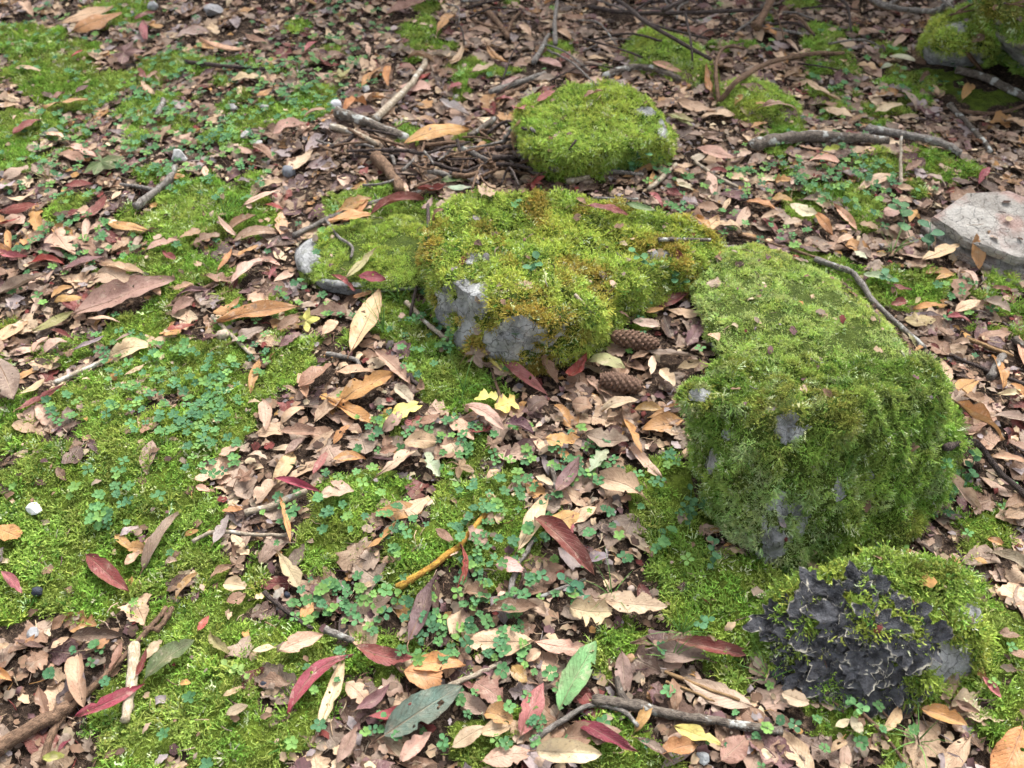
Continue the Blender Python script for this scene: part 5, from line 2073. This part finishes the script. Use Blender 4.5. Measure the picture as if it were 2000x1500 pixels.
CLOVER_ONE = [clover_geo(900 + k, M_GREEN, 4 + k) for k in range(4)]
for k, (depth, u, v, p, nrm, words_) in enumerate(near):
    r = random.Random(k * 13 + 1)
    z = (nrm + Vector((r.gauss(0, .25), r.gauss(0, .25) - .15, 1.2))).normalized()
    q = z.to_track_quat('Z', 'Y').to_matrix() @ Matrix.Rotation(r.uniform(0, 6.28), 3, 'Z')
    s = r.choice((.6, .75, .9, 1.05)) * r.uniform(.9, 1.1)
    tint = (*clover_tint(k), 1)
    M = Matrix.Translation(p + Vector((0, 0, r.uniform(.006, .016)))) @ q.to_4x4() @ Matrix.Scale(s, 4)
    if k < 160:
        root = link('clover', None)
        root.empty_display_size = .008
        root.matrix_world = M
        n = r.choice((4, 5, 5, 6, 7))
        a0 = r.uniform(0, 6)
        for j in range(n):
            lf = link('leaflet', LEAFLETS[r.randrange(3)], root)
            lf.matrix_local = Matrix.Rotation(a0 + j * 2 * math.pi / n, 4, 'Z') @ Matrix.Rotation(-r.uniform(-.05, .35), 4, 'Y') @ Matrix.Translation((.0018, 0, .007)) @ Matrix.Scale(r.uniform(.8, 1.1) * (1.0 if n < 6 else .85), 4)
            lf.color = tint
        st = link('stalk', STALK_ME, root)
        st.color = tint
    else:
        root = link('clover', CLOVER_ONE[k % 4])
        n = 4 + k % 4
        root.matrix_world = M
        root.color = tint
    n_l = {4: 'four', 5: 'five', 6: 'six', 7: 'seven'}[n] + ' lobed '
    head = ('tiny ' if s < .68 else 'large ' if s > .98 else '') + n_l + ('blue green' if tint[0] < .09 else 'pale green' if tint[0] > .15 else 'green') + ' clover leaf'
    tag(root, unique_label(head, u, v), 'clover', 'clover ' + words_)
P = np.array([q[3] for q in rest]) + np.array([0, 0, .008])
N = np.array([q[4] for q in rest]) + np.array([0, -.1, 1.0]) + RNG.normal(0, .25, (len(rest), 3))
scatter('clover_patches', P, frames_to_euler(N, RNG.uniform(0, 6.28, len(rest))), RNG.uniform(.65, 1.15, len(rest)), RNG.integers(0, 5, len(rest)),
        np.array([clover_tint(5000 + k) for k in range(len(rest))]), [source('clover', clover_geo(950 + k, M_GREEN_I)) for k in range(5)],
        label='scattered little green clover leaves throughout the upper litter', category='clover')

def grass_tuft(label, u, v, n, hpx, seed, color=(.13, .25, .06)):
    p, nrm = spot(u, v)
    depth = p.y * CP - (p.z - CAM_H) * SP
    H = hpx * depth / FPX
    r = random.Random(seed)
    root = link('grass_tuft', None)
    root.location = p
    tag(root, label, 'grass')
    for k in range(n):
        a = r.uniform(0, 6.28)
        lean = r.uniform(.3, 1.1)
        L = H * r.uniform(.6, 1.2)
        d = Vector((math.cos(a), math.sin(a), 0))
        V, F = [], []
        s = Vector((-d.y, d.x, 0)) * .0011
        for i in range(6):
            t = i / 5
            q = d * (L * lean * t * (.5 + .5 * t)) + Vector((0, 0, L * (t - .45 * lean * t * t))) + d * r.uniform(0, .004)
            V += [tuple(q - s * (1 - t * .9)), tuple(q + s * (1 - t * .9))]
            if i:
                b = 2 * i - 2
                F.append((b, b + 1, b + 3, b + 2))
        o = link('grass_blade', mesh_from('grass_blade', V, F, M_GREEN), root)
        kk = r.uniform(.7, 1.3)
        o.color = (color[0] * kk, color[1] * kk, color[2] * kk, 1)

for row in [
    ('grass tuft in the round moss patch by the forked stick', 440, 425, 14, 60, 1), ('straw coloured withered grass tuft in the upper litter', 95, 355, 14, 55, 2, (.30, .27, .12)),
    ('sparse grass tuft in clover behind the pile', 585, 155, 14, 60, 3), ('thin grass blades over the broad upright tan leaf', 750, 650, 8, 90, 4), ('thin grass before the star shaped grey leaf', 905, 765, 8, 70, 5),
    ('green grass blades beside the toothed tan leaf', 1195, 1165, 12, 80, 6), ('wiry grass tuft under the black lichen', 1330, 1240, 14, 80, 7), ('grass tuft in the lower litter below the lichen', 1790, 1450, 10, 120, 8),
    ('fine grass in front of the sandstone slab', 1740, 500, 16, 60, 9), ('grass sprig at the top edge on moss', 165, 10, 12, 50, 10), ('loose grass by the clean green leaf', 1310, 1290, 9, 70, 11), ('grass wisp along the base of the lichen', 1500, 1330, 8, 80, 12),
    ('grass wisp in litter behind the lichened log', 1560, 350, 7, 50, 13), ('grass tuft on the moss by the thin flat stone', 780, 590, 9, 60, 14)]:
    grass_tuft(*row)

def seedling(label, u, v, n, size_px, seed, color=(.10, .22, .10), trail=0.0):
    """small plant with paired rounded leaves on a stem"""
    p, nrm = spot(u, v)
    depth = p.y * CP - (p.z - CAM_H) * SP
    S = size_px * depth / FPX
    r = random.Random(seed)
    root = link('seedling', None)
    root.location = p + Vector((0, 0, .008))
    tag(root, label, 'seedling')
    a = r.uniform(0, 6.28)
    d = Vector((math.cos(a), math.sin(a), .8)).normalized()
    H = S * n * .55
    stem = [d * H * i / 5 + Vector((0, 0, -.2 * H * (i / 5) ** 2 * trail)) for i in range(6)]
    st = link('stem', tube_mesh('stem', stem, [.0007] * 6, M_GREEN, 5), root)
    st.color = (*color, 1)
    V, F = leaflet_geo(S, S * .8, .02)
    me = mesh_from('leaf', V, F, M_GREEN)
    for k in range(n):
        q = stem[min(5, 1 + k * 5 // max(1, n))]
        lf = link('leaf', me, root)
        lf.matrix_local = Matrix.Translation(q) @ Matrix.Rotation(k * 2.4 + a, 4, 'Z') @ Matrix.Rotation(-r.uniform(.0, .5), 4, 'Y')
        kk = r.uniform(.8, 1.25)
        lf.color = (color[0] * kk, color[1] * kk, color[2] * kk, 1)

for row in [
    ('round leaved green seedling growing from the crest of the domed rock', 1030, 545, 4, 20, 1), ('trailing blue green seedling at the foot of the tall rock, upper one', 1325, 1000, 9, 14, 2, (.10, .20, .085)),
    ('trailing blue green seedling at the foot of the tall rock, lower one', 1345, 1040, 9, 15, 3, (.10, .20, .085)), ('star leaved blue green seedling beside the lichen', 1390, 1120, 7, 16, 4, (.09, .19, .085)),
    ('paired leaf seedling under the lichen edge', 1385, 1215, 7, 15, 5), ('paired leaf seedling before the lichen, pale green', 1645, 1365, 7, 16, 6, (.16, .32, .12)), ('broad leaved seedling before the sandstone slab', 1775, 470, 5, 26, 7, (.14, .26, .12)),
    ('broad leaved dark seedling beside the sandstone slab', 1810, 500, 4, 28, 8, (.09, .18, .10)), ('little seedling hanging at the end of the domed rock', 1275, 530, 7, 16, 9, (.13, .27, .11)), ('seedling in the hollow behind the cones', 1340, 560, 5, 18, 10, (.12, .26, .12)),
    ('glossy seedling in front of the lichened branch', 1150, 1175, 6, 20, 11, (.09, .22, .12)), ('yellow green seedling on the lower moss', 490, 1325, 6, 15, 12, (.30, .42, .12)), ('feathery seedling cluster left of the domed rock foot', 880, 705, 10, 10, 13, (.13, .28, .10)), ('pale green seedling at the base of the star leaf', 855, 690, 8, 11, 14, (.20, .34, .12)),
    ('seedling leaves on the lime mossed rock front', 1215, 330, 6, 16, 15, (.13, .27, .13)), ('round seedling by the corner boulder', 1905, 25, 5, 18, 16, (.10, .22, .11)), ('green seedling along the low slab edge', 1745, 560, 5, 18, 17, (.11, .22, .11)), ('seedling at the right foot of the tall rock', 1880, 960, 7, 18, 18, (.10, .23, .10))]:
    seedling(*row)

# ---------------------------------------------------------------- the rest of the litter
def litter_variant(k):
    r = random.Random(700 + k)
    shape = r.choice('EEEEKFFTO')
    t0, t1 = r.choice([(0, 1), (0, 1), (0, 1), (.35, 1), (0, .6), (.2, .75)])
    me, V, nm, nyh = blade_mesh(shape, 1.0, {'L': .24, 'F': .6, 'K': .6}.get(shape, r.uniform(.3, .55)), 700 + k, M_LITTER, r.gauss(0, .4), r.uniform(0, .22), r.gauss(0, .06), r.gauss(0, .5), r.uniform(.06, .16), nx=10, nyh=2, t0=t0, t1=t1)
    return source('litter_leaf', me)
def crumb_variant(k):
    r = random.Random(800 + k)
    if k < 5:
        me, V, nm, nyh = blade_mesh('F', 1.0, r.uniform(.5, .9), 800 + k, M_CRUMB, r.gauss(0, .8), r.uniform(0, .4), 0, 0, .1, nx=5, nyh=1, bite=False)
    else:
        me = tube_mesh('crumb', [Vector((-.5, 0, 0)), Vector((0, r.gauss(0, .06), r.gauss(0, .03))), Vector((.5, r.gauss(0, .1), 0))], [.035, .04, .03], M_CRUMB, 5)
    return source('crumb', me)

LC = np.array([PAL[c] for c in 'ttttpppcobbbbbbdddggggguullR'])
def litter(name, n_try, length, keep, variants, label, lift, tilt, dark=1.0, cols=LC, stray=.012):
    X, Y = sample_ground(n_try)
    m = moss_at(X, Y)
    Pn = np.stack([X, Y, np.zeros_like(X)], 1)
    dens = np.where(m > .5, keep, 1.0) * smooth(.22, .5, fbm(Pn, 7, 3, 501) + .12)
    cover = np.zeros(len(X), bool)
    for lx, ly, lr in LEAF_SPOTS:
        cover |= (X - lx) ** 2 + (Y - ly) ** 2 < lr * lr
    k = (RNG.random(len(X)) < dens) & ~(cover & (RNG.random(len(X)) < .6))
    X, Y = X[k], Y[k]
    D = [drop(x, y) for x, y in zip(X, Y)]
    gz = ground_z(X, Y)
    ok = np.array([d[0].z - g < .02 for d, g in zip(D, gz)]) | (RNG.random(len(X)) < stray)
    P = np.array([d[0] for d in D])[ok]
    N = np.array([d[1] for d in D])[ok] + RNG.normal(0, tilt, (ok.sum(), 3)) + np.array([0, 0, .6])
    n = len(P)
    P[:, 2] += RNG.uniform(*lift, n)
    t = cols[RNG.integers(0, len(cols), n)] * RNG.uniform(.5, 1.25, (n, 1)) * dark
    scatter(name, P, frames_to_euler(N, RNG.uniform(0, 6.28, n)), RNG.uniform(*length, n), RNG.integers(0, len(variants), n), t, variants, label=label, category='litter')
    print(name, n)

LV = [litter_variant(k) for k in range(26)]
CV = [crumb_variant(k) for k in range(9)]
litter('leaf_litter', 16500, (.012, .075), .035, LV, 'layer of small mixed brown dead leaves covering the earth', (.0005, .009), .12, 1.0)
litter('leaf_crumbs', 80000, (.004, .020), .12, CV, 'fine crumbs of broken leaf and twig between the leaves', (.001, .011), .3, .85, stray=.10)

# ---------------------------------------------------------------- unseen shrubs added to shade the far edge
def shade_shrub(label, x, y, h, rx, ry, n, seed):
    r = random.Random(seed)
    g = drop(x, y)[0]
    root = link('shade_shrub', None)
    root.location = g
    tag(root, label, 'shade_shrub', 'unseen shrubs added to shade the upper edge')
    tips = []
    for k in range(5):
        a = k * 1.256 + r.uniform(-.3, .3)
        pts = [Vector((0, 0, -.02)), Vector((.1 * rx * math.cos(a), .1 * ry * math.sin(a), h * .3)), Vector((.45 * rx * math.cos(a), .45 * ry * math.sin(a), h * .6)), Vector((.8 * rx * math.cos(a), .8 * ry * math.sin(a), h * .9))]
        sp = smooth_path(pts)
        link('limb', tube_mesh('limb', sp, [.020 * (1 - .7 * i / len(sp)) for i in range(len(sp))], BARK['dark'], 6, seed + k, .1), root)
        tips += sp[6:]
    V, F, UV = [], [], []
    for k in range(n):
        c = r.choice(tips) + Vector((r.gauss(0, .2 * rx), r.gauss(0, .2 * ry), r.gauss(0, .14 * h)))
        c.z = max(c.z, .42)
        d = Vector((r.gauss(0, 1), r.gauss(0, 1), r.gauss(-.2, .5))).normalized()
        s = d.cross(Vector((r.gauss(0, .4), r.gauss(0, .4), 1))).normalized()
        L, w = r.uniform(.06, .11), r.uniform(.012, .02)
        b = len(V)
        V += [c, c + d * L * .5 + s * w, c + d * L, c + d * L * .5 - s * w]
        F.append((b, b + 1, b + 2, b + 3))
    me = mesh_from('crown', V, F, M_GREEN)
    cr = link('crown', me, root, kind='stuff')
    cr.color = (.045, .085, .03, 1)
for row in [('leafy dark shrub standing beyond the corner boulder', 1.75, 3.15, 2.0, .85, .55, 5200, 1), ('leafy dark shrub standing beyond the long moss ridge', .85, 3.2, 1.7, .75, .45, 3400, 2),
            ('leafy dark shrub standing beyond the twig heap', -.35, 3.35, 1.7, .8, .4, 1900, 3)]:
    shade_shrub(*row)
